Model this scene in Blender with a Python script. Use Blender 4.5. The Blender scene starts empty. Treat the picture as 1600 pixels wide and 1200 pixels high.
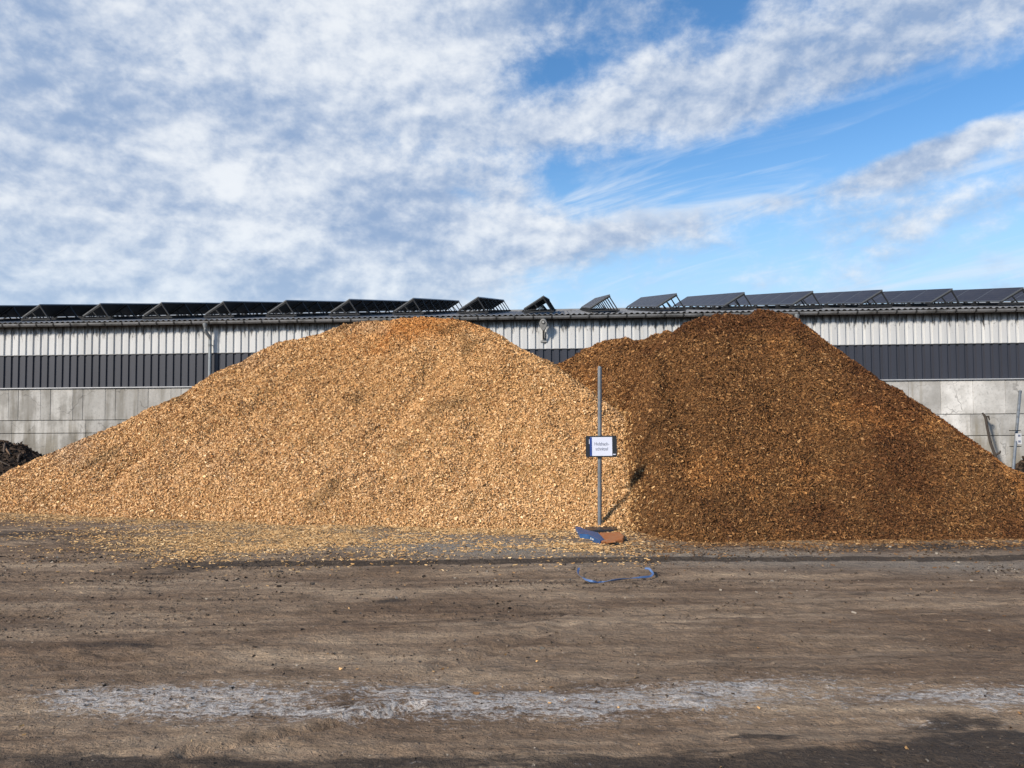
import bpy, bmesh, math, random
import numpy as np
from mathutils import Vector, Matrix

random.seed(7)
rng = np.random.default_rng(11)
scene = bpy.context.scene
R = math.radians

# ------------------------------------------------------------------ camera
CAM_H = 1.6
FPX = 1200.0                       # focal length in pixels of the 1600 px wide photograph
PITCH, ROLL = math.atan(55 / 1200), R(0.38)
fwd = Vector((0, math.cos(PITCH), math.sin(PITCH)))
up0 = Vector((0, -math.sin(PITCH), math.cos(PITCH)))
rt0 = Vector((1, 0, 0))
rt = rt0 * math.cos(ROLL) - up0 * math.sin(ROLL)
up = up0 * math.cos(ROLL) + rt0 * math.sin(ROLL)
cam_d = bpy.data.cameras.new('camera')
cam_d.sensor_width = 36.0
cam_d.lens = 36.0 * FPX / 1600.0
cam_d.clip_start, cam_d.clip_end = 0.1, 3000
cam = bpy.data.objects.new('camera', cam_d)
scene.collection.objects.link(cam)
cam.matrix_world = Matrix((
    (rt.x, up.x, -fwd.x, 0), (rt.y, up.y, -fwd.y, 0), (rt.z, up.z, -fwd.z, CAM_H), (0, 0, 0, 1)))
scene.camera = cam

def at(px, py, Y):
    """world point seen at photograph pixel (px, py) at distance Y along the yard"""
    d = fwd + rt * ((px - 800) / FPX) - up * ((py - 600) / FPX)
    return Vector((0, 0, CAM_H)) + d * (Y / d.y)

def on_ground(px, py, z=0.0):
    d = fwd + rt * ((px - 800) / FPX) - up * ((py - 600) / FPX)
    t = (z - CAM_H) / d.z
    return Vector((0, 0, CAM_H)) + d * t

# ------------------------------------------------------------------ sun, sky, exposure
SUN_DIR = Vector((-0.62, -0.60, 0.48)).normalized()       # towards the sun
sun_d = bpy.data.lights.new('sun', 'SUN')
sun_d.energy = 4.4
sun_d.angle = R(7.0)
sun_d.color = (1.0, 0.90, 0.77)
sun = bpy.data.objects.new('sun', sun_d)
scene.collection.objects.link(sun)
sun.rotation_euler = SUN_DIR.to_track_quat('Z', 'Y').to_euler()

scene.view_settings.view_transform = 'Standard'
scene.view_settings.look = 'None'
scene.view_settings.exposure = 0.3
scene.view_settings.gamma = 1.0

class NT:
    """small helper to write node graphs"""
    def __init__(s, tree):
        s.t = tree; s.n = tree.nodes; s.l = tree.links
    def node(s, kind, **kw):
        n = s.n.new(kind)
        for k, v in kw.items(): setattr(n, k, v)
        return n
    def put(s, sock, v):
        if isinstance(v, bpy.types.NodeSocket): s.l.new(v, sock)
        elif v is not None: sock.default_value = v
    def m(s, op, a, b=None, c=None, clamp=False):
        n = s.node('ShaderNodeMath', operation=op, use_clamp=clamp)
        s.put(n.inputs[0], a)
        if b is not None: s.put(n.inputs[1], b)
        if c is not None: s.put(n.inputs[2], c)
        return n.outputs[0]
    def vm(s, op, a, b=None):
        n = s.node('ShaderNodeVectorMath', operation=op)
        s.put(n.inputs[0], a)
        if b is not None: s.put(n.inputs[1], b)
        return n.outputs[0]
    def comb(s, x, y, z):
        n = s.node('ShaderNodeCombineXYZ')
        for i, v in enumerate((x, y, z)): s.put(n.inputs[i], v)
        return n.outputs[0]
    def sep(s, v):
        n = s.node('ShaderNodeSeparateXYZ'); s.put(n.inputs[0], v); return n.outputs
    def noise(s, vec, scale, detail=4, rough=0.55, dist=0.0, color=False):
        n = s.node('ShaderNodeTexNoise', noise_dimensions=getattr(s, 'dim', '3D'))
        s.put(n.inputs['Vector'], vec)
        n.inputs['Scale'].default_value = scale
        n.inputs['Detail'].default_value = detail
        n.inputs['Roughness'].default_value = rough
        n.inputs['Distortion'].default_value = dist
        return n.outputs['Color' if color else 'Fac']
    def smooth(s, v, a, b):
        n = s.node('ShaderNodeMapRange', interpolation_type='SMOOTHSTEP')
        s.put(n.inputs[0], v); s.put(n.inputs[1], a); s.put(n.inputs[2], b)
        return n.outputs[0]
    def mix(s, f, a, b):
        n = s.node('ShaderNodeMix', data_type='RGBA')
        s.put(n.inputs[0], f); s.put(n.inputs[6], a); s.put(n.inputs[7], b)
        return n.outputs[2]
    def mul(s, a, b, f=1.0):
        n = s.node('ShaderNodeMix', data_type='RGBA', blend_type='MULTIPLY')
        s.put(n.inputs[0], f); s.put(n.inputs[6], a); s.put(n.inputs[7], b)
        return n.outputs[2]
    def bump(s, h, strength, dist):
        n = s.node('ShaderNodeBump')
        n.inputs['Strength'].default_value = strength
        n.inputs['Distance'].default_value = dist
        s.put(n.inputs['Height'], h)
        return n.outputs[0]

def rgb(r, g, b): return (r, g, b, 1.0)
def srgb(r, g, b):
    f = lambda c: (c / 255 / 12.92) if c <= 10 else (((c / 255) + 0.055) / 1.055) ** 2.4
    return (f(r), f(g), f(b), 1.0)

world = bpy.data.worlds.new('World')
scene.world = world
world.use_nodes = True
wt = NT(world.node_tree)
wt.n.clear()
wt.dim = '2D'
w_out = wt.node('ShaderNodeOutputWorld')
bg = wt.node('ShaderNodeBackground')
wt.l.new(bg.outputs[0], w_out.inputs[0])
sky = wt.node('ShaderNodeTexSky', sky_type='NISHITA')
sky.sun_disc = False
sky.sun_elevation = math.asin(SUN_DIR.z)
sky.sun_rotation = math.atan2(SUN_DIR.x, SUN_DIR.y)
sky.altitude = 300
sky.air_density, sky.dust_density, sky.ozone_density = 1.0, 0.3, 2.5
SKY_STRENGTH = 0.135

tc = wt.node('ShaderNodeTexCoord').outputs['Generated']
dx, dy, dz = wt.sep(tc)
az = wt.m('ARCTAN2', dx, dy)
el = wt.m('ARCSINE', wt.m('MINIMUM', wt.m('MAXIMUM', dz, -1.0), 1.0))
# a flat cloud deck seen in perspective
dzz = wt.m('ADD', wt.m('MAXIMUM', dz, 0.0), 0.26)
P = wt.comb(wt.m('DIVIDE', dx, dzz), wt.m('DIVIDE', dy, dzz), 0.0)

AE = wt.comb(az, el, 1.0)
def azel(px, py):
    d = fwd + rt * ((px - 800) / FPX) - up * ((py - 600) / FPX)
    d.normalize()
    return math.atan2(d.x, d.y), math.asin(d.z)

def blob(px, py, sx, sy, rot=0.0):
    """soft elongated patch of the sky; sizes in hundredths of a radian; rot tilts it"""
    a0, e0 = azel(px, py)
    c, s_ = math.cos(R(rot)), math.sin(R(rot))
    def lin(kx, ky, k0):
        n = wt.node('ShaderNodeVectorMath', operation='DOT_PRODUCT')
        wt.l.new(AE, n.inputs[0]); n.inputs[1].default_value = (kx, ky, k0)
        return n.outputs['Value']
    ur = lin(c / sx, s_ / sx, -(a0 * c + e0 * s_) / sx)
    vr = lin(-s_ / sy, c / sy, (a0 * s_ - e0 * c) / sy)
    q = wt.m('MULTIPLY_ADD', ur, ur, wt.m('MULTIPLY', vr, vr))
    return wt.m('POWER', 0.3679, q)

cover = None
CLOUDS = [  # px, py, sx, sy, rot, weight
    (200, 200, 0.52, 0.30, 0, 0.50),       # large deck on the left
    (560, 370, 0.24, 0.07, 0, 0.16),
    (640, 60, 0.34, 0.10, 0, 0.24),
    (1290, 75, 0.36, 0.075, 10, 0.34),     # upper right bank
    (1040, 165, 0.13, 0.030, 8, 0.20),
    (1560, 50, 0.20, 0.08, 8, 0.16),
    (850, 108, 0.080, 0.035, 10, -0.42),   # blue hole
    (1128, 0, 0.035, 0.05, 20, -0.20),
    (1190, 245, 0.26, 0.040, 9, -0.40),    # blue gap
    (1560, 155, 0.20, 0.026, 9, -0.42),
    (890, 255, 0.06, 0.03, 0, -0.16),
    (1510, 215, 0.11, 0.020, 12, 0.40),    # small ripple cloud on the right
    (1180, 325, 0.28, 0.022, 8, 0.24),     # thin lower band
    (1480, 345, 0.18, 0.03, 10, 0.17),
    (900, 360, 0.14, 0.035, 0, 0.18),
    (330, 400, 0.36, 0.07, 0, 0.20),
    (1200, 425, 0.30, 0.035, 0, -0.10),
    (640, 225, 0.12, 0.022, -14, -0.13),
    (285, 100, 0.02, 0.05, 25, -0.18),
]
for px_, py_, sx_, sy_, r_, w_ in CLOUDS:
    cover = wt.m('MULTIPLY_ADD', blob(px_, py_, sx_, sy_, r_), w_, 0.0 if cover is None else cover)

Pw = wt.vm('ADD', P, wt.vm('MULTIPLY', wt.noise(P, 2.2, 2, 0.5, color=True), (0.16, 0.16, 0.0)))
Pb = wt.vm('MULTIPLY', Pw, (1.0, 0.8, 1.0))
n_big = wt.noise(Pb, 2.5, 5, 0.55)
wt.dim = '3D'
Dn = wt.vm('MULTIPLY', tc, (1.0, 1.0, 1.45))
n_fine = wt.noise(Dn, 15.0, 6, 0.64, 0.10)
wt.dim = '2D'
dens = wt.m('ADD', wt.m('MULTIPLY', n_big, 0.62), wt.m('MULTIPLY', n_fine, 0.68))
dens = wt.m('ADD', wt.m('ADD', dens, cover), -0.745)
alpha = wt.smooth(dens, -0.12, 0.27)
alpha = wt.m('MULTIPLY', alpha, wt.smooth(dz, -0.02, 0.05))
# lit puffs and blue-grey thick parts of the deck
wt.dim = '3D'
n_fine2 = wt.noise(wt.vm('ADD', Dn, (-0.008, 0.0, 0.016)), 15.0, 4, 0.60, 0.10)
wt.dim = '2D'
relief = wt.m('MULTIPLY', wt.m('SUBTRACT', n_fine, n_fine2), 2.6)
shade_n = wt.noise(wt.vm('ADD', Pw, (13.1, 4.2, 0.0)), 2.6, 3, 0.5)
lum = wt.m('ADD', wt.m('MULTIPLY_ADD', shade_n, -2.4, 1.72), wt.m('MULTIPLY', relief, 1.05))
lum = wt.smooth(lum, -0.35, 1.45)
lum = wt.m('SUBTRACT', lum, wt.m('MULTIPLY', blob(1420, 60, 0.26, 0.07, 8), 0.20))
lum = wt.m('MINIMUM', wt.m('MAXIMUM', lum, 0.0), 1.0)
cloud_col = wt.mix(lum, srgb(136, 158, 190), srgb(220, 224, 229))
hs = wt.node('ShaderNodeHueSaturation')
hs.inputs['Saturation'].default_value = 1.22
wt.l.new(wt.vm('MULTIPLY', sky.outputs[0], (SKY_STRENGTH,) * 3), hs.inputs['Color'])
sky_col = hs.outputs[0]
# thin milky veil near the horizon
veil = wt.m('MULTIPLY', wt.smooth(el, 0.36, 0.10), 0.70)
sky_v = wt.mix(veil, sky_col, srgb(160, 200, 232))
# high thin streaks
stv = wt.comb(wt.m('MULTIPLY', dx, 2.2), wt.m('MULTIPLY', wt.m('MULTIPLY_ADD', dx, -0.20, dz), 17.0), 3.0)
cir = wt.m('MULTIPLY', wt.smooth(wt.noise(stv, 1.6, 5, 0.6, 0.4), 0.47, 0.78), 0.75)
cir = wt.m('MULTIPLY', cir, wt.smooth(el, 0.42, 0.26))
sky_v = wt.mix(wt.m('MULTIPLY', cir, wt.smooth(dz, 0.0, 0.08)), sky_v, srgb(206, 216, 228))
full = wt.mix(wt.m('MULTIPLY', alpha, 0.95), sky_v, cloud_col)
full = wt.mix(wt.m('MULTIPLY', wt.smooth(el, 0.26, 0.10), 0.30), full, srgb(188, 208, 226))
wt.l.new(full, bg.inputs['Color'])
bg.inputs['Strength'].default_value = 1.0
world.cycles.sampling_method = 'MANUAL'
world.cycles.sample_map_resolution = 512
scene.cycles.max_bounces = 4
scene.cycles.diffuse_bounces = 2

# ------------------------------------------------------------------ helpers
COL = scene.collection

def tag(o, label=None, cat=None, group=None, kind=None):
    if label: o['label'] = label
    if cat: o['category'] = cat
    if group: o['group'] = group
    if kind: o['kind'] = kind
    return o

def empty(name, loc=(0, 0, 0), rot=(0, 0, 0)):
    o = bpy.data.objects.new(name, None)
    COL.objects.link(o)
    o.location = loc; o.rotation_euler = rot
    o.empty_display_size = 0.2
    return o

def link(name, me, parent=None, mats=None):
    if mats is not None and len(me.materials) == 0:
        for m_ in (mats if isinstance(mats, (list, tuple)) else [mats]): me.materials.append(m_)
    o = bpy.data.objects.new(name, me)
    COL.objects.link(o)
    if parent is not None: o.parent = parent
    return o

class MB:
    """collects shapes for one mesh"""
    def __init__(s): s.v = []; s.f = []; s.mi = []; s.cur = 0
    def quadbox(s, pts):                       # 8 points: bottom ring then top ring
        b = len(s.v); s.v += [tuple(p) for p in pts]
        for f in ((3, 2, 1, 0), (4, 5, 6, 7), (0, 1, 5, 4), (1, 2, 6, 5), (2, 3, 7, 6), (3, 0, 4, 7)):
            s.f.append(tuple(b + i for i in f)); s.mi.append(s.cur)
        return s
    def box(s, x0, x1, y0, y1, z0, z1):
        return s.quadbox([(x0, y0, z0), (x1, y0, z0), (x1, y1, z0), (x0, y1, z0),
                          (x0, y0, z1), (x1, y0, z1), (x1, y1, z1), (x0, y1, z1)])
    def tube(s, pts, rad, n=10, cap=True):
        pts = [Vector(p) for p in pts]
        rads = rad if isinstance(rad, (list, tuple)) else [rad] * len(pts)
        rings = []
        for i, p in enumerate(pts):
            d = (pts[min(i + 1, len(pts) - 1)] - pts[max(i - 1, 0)]).normalized()
            a = d.cross(Vector((0, 0, 1)))
            if a.length < 1e-3: a = d.cross(Vector((0, 1, 0)))
            a.normalize(); b_ = d.cross(a).normalized()
            base = len(s.v)
            for k in range(n):
                t = 2 * math.pi * k / n
                s.v.append(tuple(p + (a * math.cos(t) + b_ * math.sin(t)) * rads[i]))
            rings.append(base)
        for r0, r1 in zip(rings[:-1], rings[1:]):
            for k in range(n):
                s.f.append((r0 + k, r0 + (k + 1) % n, r1 + (k + 1) % n, r1 + k)); s.mi.append(s.cur)
        if cap:
            s.f.append(tuple(rings[0] + k for k in reversed(range(n)))); s.mi.append(s.cur)
            s.f.append(tuple(rings[-1] + k for k in range(n))); s.mi.append(s.cur)
        return s
    def bar(s, p, q, w, h, upv=(0, 0, 1)):
        p, q = Vector(p), Vector(q); d = (q - p).normalized()
        u = Vector(upv); a = d.cross(u)
        if a.length < 1e-4: a = d.cross(Vector((1, 0, 0)))
        a.normalize(); b_ = a.cross(d).normalized()
        a *= w / 2; b_ *= h / 2
        return s.quadbox([p - a - b_, p + a - b_, q + a - b_, q - a - b_,
                          p - a + b_, p + a + b_, q + a + b_, q - a + b_])
    def extrude(s, prof, axis_pts):            # open/closed profile swept over list of functions
        pass
    def mesh(s, name, bevel=0.0, smooth=False):
        me = bpy.data.meshes.new(name)
        me.from_pydata(s.v, [], s.f)
        me.polygons.foreach_set('material_index', s.mi)
        bm = bmesh.new(); bm.from_mesh(me)
        bmesh.ops.recalc_face_normals(bm, faces=bm.faces)
        if bevel > 0:
            bmesh.ops.bevel(bm, geom=list(bm.edges), offset=bevel, segments=1, affect='EDGES', clamp_overlap=True)
        bm.to_mesh(me); bm.free()
        if smooth:
            me.shade_smooth()
            try: me.set_sharp_from_angle(angle=R(40))
            except Exception: pass
        me.update()
        return me
    def build(s, name, mats, parent=None, bevel=0.0, smooth=False):
        return link(name, s.mesh(name, bevel, smooth), parent, mats)

# numpy noise -------------------------------------------------------
def _hash(ix, iy, seed):
    h = (ix.astype(np.int64) * 374761393 + iy.astype(np.int64) * 668265263 + seed * 1442695041) & 0xFFFFFFFF
    h = ((h ^ (h >> 13)) * 1274126177) & 0xFFFFFFFF
    h = (h ^ (h >> 16)) & 0xFFFFFFFF
    return h / 4294967295.0
def vnoise(x, y, seed=0):
    ix, iy = np.floor(x), np.floor(y)
    fx, fy = x - ix, y - iy
    fx = fx * fx * fx * (fx * (fx * 6 - 15) + 10); fy = fy * fy * fy * (fy * (fy * 6 - 15) + 10)
    a, b = _hash(ix, iy, seed), _hash(ix + 1, iy, seed)
    c, d = _hash(ix, iy + 1, seed), _hash(ix + 1, iy + 1, seed)
    return (a + (b - a) * fx) * (1 - fy) + (c + (d - c) * fx) * fy
def fbm(x, y, seed=0, octaves=4, gain=0.5):
    s_, amp, tot = 0, 1.0, 0.0
    for o in range(octaves):
        c, sn = math.cos(0.6 * o), math.sin(0.6 * o)
        s_ = s_ + amp * vnoise((x * c - y * sn) * 2 ** o + 17.3 * o, (x * sn + y * c) * 2 ** o - 9.1 * o, seed + o)
        tot += amp; amp *= gain
    return s_ / tot * 2 - 1                     # about -1..1
def sstep(v, a, b):
    t = np.clip((v - a) / (b - a), 0, 1)
    return t * t * (3 - 2 * t)

def mesh_np(name, V, loops, starts, col=None, flat=True):
    me = bpy.data.meshes.new(name)
    me.vertices.add(len(V)); me.vertices.foreach_set('co', np.ascontiguousarray(V, dtype=np.float32).ravel())
    me.loops.add(len(loops)); me.loops.foreach_set('vertex_index', loops.astype(np.int32))
    me.polygons.add(len(starts)); me.polygons.foreach_set('loop_start', starts.astype(np.int32))
    me.update(calc_edges=True)
    if flat: me.shade_flat()
    else: me.shade_smooth()
    if col is not None:
        at_ = me.color_attributes.new('tint', 'FLOAT_COLOR', 'POINT')
        at_.data.foreach_set('color', np.ascontiguousarray(col, dtype=np.float32).ravel())
    return me

def grid_mesh(name, xs, ys, Z, col=None, mask=None):
    nx, ny = len(xs), len(ys)
    X, Y = np.meshgrid(xs, ys, indexing='ij')
    V = np.stack([X, Y, Z], -1).reshape(-1, 3)
    idx = np.arange(nx * ny).reshape(nx, ny)
    q = np.stack([idx[:-1, :-1], idx[1:, :-1], idx[1:, 1:], idx[:-1, 1:]], -1).reshape(-1, 4)
    if mask is not None:
        keep = mask.reshape(-1)[q].any(1)
        q = q[keep]
        used = np.zeros(nx * ny, bool); used[q.ravel()] = True
        remap = np.cumsum(used) - 1
        V = V[used]; q = remap[q]
        if col is not None: col = col.reshape(-1, 4)[used]
    elif col is not None: col = col.reshape(-1, 4)
    return mesh_np(name, V, q.ravel(), np.arange(len(q)) * 4, col, flat=False)

def chips_mesh(name, Pn, Nn, L, W, T, tilt, col, lift=0.3):
    """loose wedge-shaped chips lying on points Pn with normals Nn"""
    n = len(Pn)
    r = rng.normal(size=(n, 3))
    Nn = Nn + rng.normal(size=(n, 3)) * tilt[:, None] if np.ndim(tilt) else Nn + rng.normal(size=(n, 3)) * tilt
    Nn = Nn / np.linalg.norm(Nn, axis=1, keepdims=True)
    A = r - (r * Nn).sum(1, keepdims=True) * Nn
    A /= np.linalg.norm(A, axis=1, keepdims=True)
    B = np.cross(Nn, A)
    l, w, t = L[:, None] / 2, W[:, None] / 2, T[:, None]
    C = Pn + Nn * (t * lift)
    sk = rng.uniform(-0.45, 0.45, (n, 1)); sk2 = rng.uniform(-0.45, 0.45, (n, 1))
    e1, e2 = rng.uniform(0.45, 1.0, (n, 1)), rng.uniform(0.45, 1.0, (n, 1))
    base = -0.6 * t
    V = np.stack([C - A * l - B * w * e1 + Nn * base, C + A * l - B * w * e2 + Nn * base,
                  C + A * l * e1 + B * w + Nn * base, C - A * l * e2 + B * w + Nn * base,
                  C - A * l * 0.95 + B * w * sk + Nn * t * 0.6, C + A * l * 0.95 + B * w * sk2 + Nn * t * 0.6], 1)
    o = (np.arange(n) * 6)[:, None]
    pat = np.array([0, 1, 5, 4, 2, 3, 4, 5])
    loops = (o + pat[None]).ravel()
    starts = ((np.arange(n) * 8)[:, None] + np.array([0, 4])[None]).ravel()
    c4 = np.repeat(np.concatenate([col, np.ones((n, 1))], 1), 6, 0)
    return mesh_np(name, V.reshape(-1, 3), loops, starts, c4)

# ------------------------------------------------------------------ materials
def new_mat(name):
    m_ = bpy.data.materials.new(name); m_.use_nodes = True
    t = NT(m_.node_tree)
    return m_, t, t.n['Principled BSDF']
def setp(b, **kw):
    for k, v in kw.items():
        key = {'color': 'Base Color', 'rough': 'Roughness', 'metal': 'Metallic', 'spec': 'Specular IOR Level'}[k]
        b.inputs[key].default_value = v
def pos(t): return t.node('ShaderNodeNewGeometry').outputs['Position']
def objrand(t): return t.node('ShaderNodeObjectInfo').outputs['Random']

def plain(name, c, rough=0.6, metal=0.0, var=0.25, scale=9.0, dirt=None, bump=0.15):
    m_, t, b = new_mat(name)
    p = t.node('ShaderNodeTexCoord').outputs['Object']
    n1 = t.noise(p, scale, 6, 0.6)
    k = t.m('ADD', 1 - var / 2, t.m('MULTIPLY', t.m('SUBTRACT', n1, 0.5), var * 2))
    colr = t.mul(c, t.comb(k, k, k))
    if dirt is not None:
        colr = t.mix(t.m('MULTIPLY', t.smooth(t.noise(p, scale * 0.6, 5, 0.65), 0.48, 0.68), 0.7), colr, dirt)
    t.put(b.inputs['Base Color'], colr)
    t.put(b.inputs['Roughness'], t.m('ADD', rough - 0.1, t.m('MULTIPLY', n1, 0.2)))
    setp(b, metal=metal)
    t.put(b.inputs['Normal'], t.bump(t.noise(p, scale * 4, 3, 0.6), bump, 0.01))
    return m_

def tint_mat(name, rough=0.85, base_bump=0.3):
    m_, t, b = new_mat(name)
    a = t.node('ShaderNodeAttribute', attribute_name='tint').outputs['Color']
    p = pos(t)
    n1 = t.noise(p, 60, 3, 0.6)
    k = t.m('ADD', 0.75, t.m('MULTIPLY', n1, 0.5))
    t.put(b.inputs['Base Color'], t.mul(a, t.comb(k, k, k)))
    setp(b, rough=rough, spec=0.25)
    return m_
M_CHIP = tint_mat('wood_chip')

def pile_mat(name, c1, c2):
    m_, t, b = new_mat(name)
    p = pos(t)
    v = t.node('ShaderNodeTexVoronoi'); t.put(v.inputs['Vector'], p); v.inputs['Scale'].default_value = 38
    sx = t.sep(v.outputs['Color'])[0]
    t.put(b.inputs['Base Color'], t.mix(sx, c1, c2))
    setp(b, rough=0.9, spec=0.2)
    t.put(b.inputs['Normal'], t.bump(v.outputs['Distance'], 0.9, 0.03))
    return m_

# ground
def ground_mat():
    m_, t, b = new_mat('yard_soil')
    p = pos(t)
    a = t.node('ShaderNodeAttribute', attribute_name='tint').outputs['Color']
    chalk, dark, grey = t.sep(a)
    ps = t.vm('MULTIPLY', p, (0.35, 1.0, 1.0))
    n1 = t.noise(ps, 1.3, 7, 0.62)
    n2 = t.noise(ps, 7.0, 6, 0.65)
    n3 = t.noise(p, 45.0, 4, 0.7)
    n4 = t.noise(t.vm('MULTIPLY', p, (0.25, 1.0, 1.0)), 18.0, 5, 0.7)
    c = t.mix(t.smooth(n1, 0.35, 0.68), rgb(0.205, 0.138, 0.088), rgb(0.400, 0.297, 0.200))
    c = t.mix(t.m('MULTIPLY', t.smooth(n2, 0.50, 0.72), 0.55), c, rgb(0.080, 0.058, 0.041))
    trk = t.noise(t.vm('MULTIPLY', p, (0.07, 1.0, 1.0)), 5.5, 5, 0.65)
    c = t.mul(c, t.mix(t.smooth(trk, 0.36, 0.64), rgb(0.74, 0.71, 0.69), rgb(1.15, 1.14, 1.12)))
    c = t.mix(grey, c, t.mix(n2, rgb(0.19, 0.165, 0.13), rgb(0.36, 0.315, 0.26)))
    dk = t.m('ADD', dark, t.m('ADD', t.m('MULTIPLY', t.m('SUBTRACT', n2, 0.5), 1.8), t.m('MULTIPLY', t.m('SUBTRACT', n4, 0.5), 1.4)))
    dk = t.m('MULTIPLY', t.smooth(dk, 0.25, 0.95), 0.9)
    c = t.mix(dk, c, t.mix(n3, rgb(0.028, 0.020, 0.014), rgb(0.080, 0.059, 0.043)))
    ck = t.m('ADD', chalk, t.m('ADD', t.m('MULTIPLY', t.m('SUBTRACT', n4, 0.5), 1.5), t.m('MULTIPLY', t.m('SUBTRACT', n3, 0.5), 1.2)))
    n5 = t.noise(t.vm('MULTIPLY', p, (0.6, 1.0, 1.0)), 30.0, 5, 0.75, 0.6)
    ck = t.m('ADD', ck, t.m('MULTIPLY', t.m('SUBTRACT', n5, 0.5), 3.4))
    ck = t.m('MULTIPLY', t.smooth(ck, 0.45, 1.35), 0.78)
    c = t.mix(ck, c, rgb(0.60, 0.57, 0.535))
    n6 = t.noise(t.vm('MULTIPLY', p, (0.7, 1.0, 1.0)), 13.0, 6, 0.72, 0.4)
    dust = t.node('ShaderNodeAttribute', attribute_name='dust').outputs['Fac']
    dd = t.smooth(t.m('ADD', dust, t.m('MULTIPLY', t.m('SUBTRACT', n6, 0.5), 1.6)), 0.25, 0.85)
    c = t.mix(t.m('MULTIPLY', dd, 0.75), c, t.mix(n3, rgb(0.24, 0.16, 0.085), rgb(0.50, 0.36, 0.205)))
    k = t.m('ADD', 0.10, t.m('ADD', t.m('MULTIPLY', n3, 0.95), t.m('MULTIPLY', n6, 0.85)))
    c = t.mul(c, t.comb(k, k, k))
    sp = t.node('ShaderNodeTexVoronoi'); t.put(sp.inputs['Vector'], p); sp.inputs['Scale'].default_value = 26
    speck = t.m('LESS_THAN', sp.outputs['Distance'], t.m('MULTIPLY', t.sep(sp.outputs['Color'])[0], 0.22))
    c = t.mix(t.m('MULTIPLY', speck, 0.7), c, t.mix(t.sep(sp.outputs['Color'])[1], rgb(0.03, 0.022, 0.016), rgb(0.30, 0.24, 0.17)))
    t.put(b.inputs['Base Color'], c)
    t.put(b.inputs['Roughness'], t.m('SUBTRACT', 0.95, t.m('MULTIPLY', dk, 0.2)))
    setp(b, spec=0.25)
    h = t.m('ADD', t.m('MULTIPLY_ADD', n6, 1.8, n2), t.m('ADD', t.m('MULTIPLY', n3, 0.45), t.m('MULTIPLY', n4, 0.5)))
    t.put(b.inputs['Normal'], t.bump(h, 1.0, 0.040))
    return m_

def concrete_mat():
    m_, t, b = new_mat('cast_concrete')
    p = pos(t)
    rnd = objrand(t)
    n1 = t.noise(p, 1.6, 6, 0.6)
    n2 = t.noise(p, 14, 5, 0.65)
    c = t.mix(t.smooth(n1, 0.3, 0.7), rgb(0.40, 0.39, 0.365), rgb(0.62, 0.61, 0.58))
    k = t.m('ADD', 0.72, t.m('MULTIPLY', rnd, 0.42))
    c = t.mul(c, t.comb(k, k, k))
    x, y, z = t.sep(p)
    # damp brown wash and soot low down, streaks from the top edge
    st = t.noise(t.vm('MULTIPLY', p, (1.0, 1.0, 0.12)), 3.2, 5, 0.6)
    low = t.smooth(z, 2.1, 0.3)
    c = t.mix(t.m('MULTIPLY', t.smooth(t.m('ADD', st, t.m('MULTIPLY', low, 0.22)), 0.52, 0.80), 0.75), c, rgb(0.20, 0.175, 0.125))
    lft = t.smooth(x, -6.0, -14.0)
    c = t.mix(t.m('MULTIPLY', t.m('MULTIPLY', lft, t.smooth(t.m('ADD', n1, t.m('MULTIPLY', st, 0.6)), 0.62, 0.95)), 0.7), c, rgb(0.13, 0.12, 0.10))
    c = t.mix(t.m('MULTIPLY', t.smooth(n2, 0.50, 0.72), 0.5), c, rgb(0.22, 0.22, 0.21))
    # hairline cracks
    pw = t.vm('ADD', p, t.vm('MULTIPLY', t.noise(p, 1.4, 3, 0.6, color=True), (0.9, 0.9, 0.9)))
    v = t.node('ShaderNodeTexVoronoi', feature='DISTANCE_TO_EDGE'); t.put(v.inputs['Vector'], t.vm('MULTIPLY', pw, (0.5, 0.5, 1.0))); v.inputs['Scale'].default_value = 0.9
    cr = t.m('MULTIPLY', t.m('LESS_THAN', v.outputs['Distance'], 0.008), t.smooth(n1, 0.45, 0.55))
    c = t.mix(t.m('MULTIPLY', cr, 0.45), c, rgb(0.09, 0.085, 0.08))
    t.put(b.inputs['Base Color'], c)
    setp(b, rough=0.9, spec=0.25)
    t.put(b.inputs['Normal'], t.bump(t.m('ADD', n2, t.m('MULTIPLY', n1, 0.5)), 0.35, 0.02))
    return m_

def cladding_mat(name, c, grime, ztop, amount):
    m_, t, b = new_mat(name)
    p = pos(t)
    x, y, z = t.sep(p)
    n1 = t.noise(t.vm('MULTIPLY', p, (1.0, 1.0, 0.08)), 2.2, 5, 0.6)
    n2 = t.noise(t.vm('MULTIPLY', p, (1.0, 1.0, 0.18)), 11.0, 5, 0.7)
    n3 = t.noise(p, 26.0, 4, 0.6)
    col_ = t.mix(t.smooth(n1, 0.3, 0.75), c, tuple(v * 0.78 for v in c[:3]) + (1,))
    # soot drips that start under the gutter
    top = t.m('SUBTRACT', ztop, z)
    reach = t.m('ADD', 0.10, t.m('MULTIPLY', t.smooth(n2, 0.42, 0.80), 0.46))
    drip = t.smooth(t.m('SUBTRACT', top, reach), 0.10, -0.14)
    spots = t.m('MULTIPLY', t.smooth(n3, 0.60, 0.70), t.smooth(top, 0.75, 0.05))
    g = t.m('MULTIPLY', t.m('MAXIMUM', drip, spots), amount)
    col_ = t.mix(g, col_, grime)
    t.put(b.inputs['Base Color'], col_)
    setp(b, rough=0.45, spec=0.4)
    t.put(b.inputs['Normal'], t.bump(n1, 0.08, 0.02))
    return m_

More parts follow.
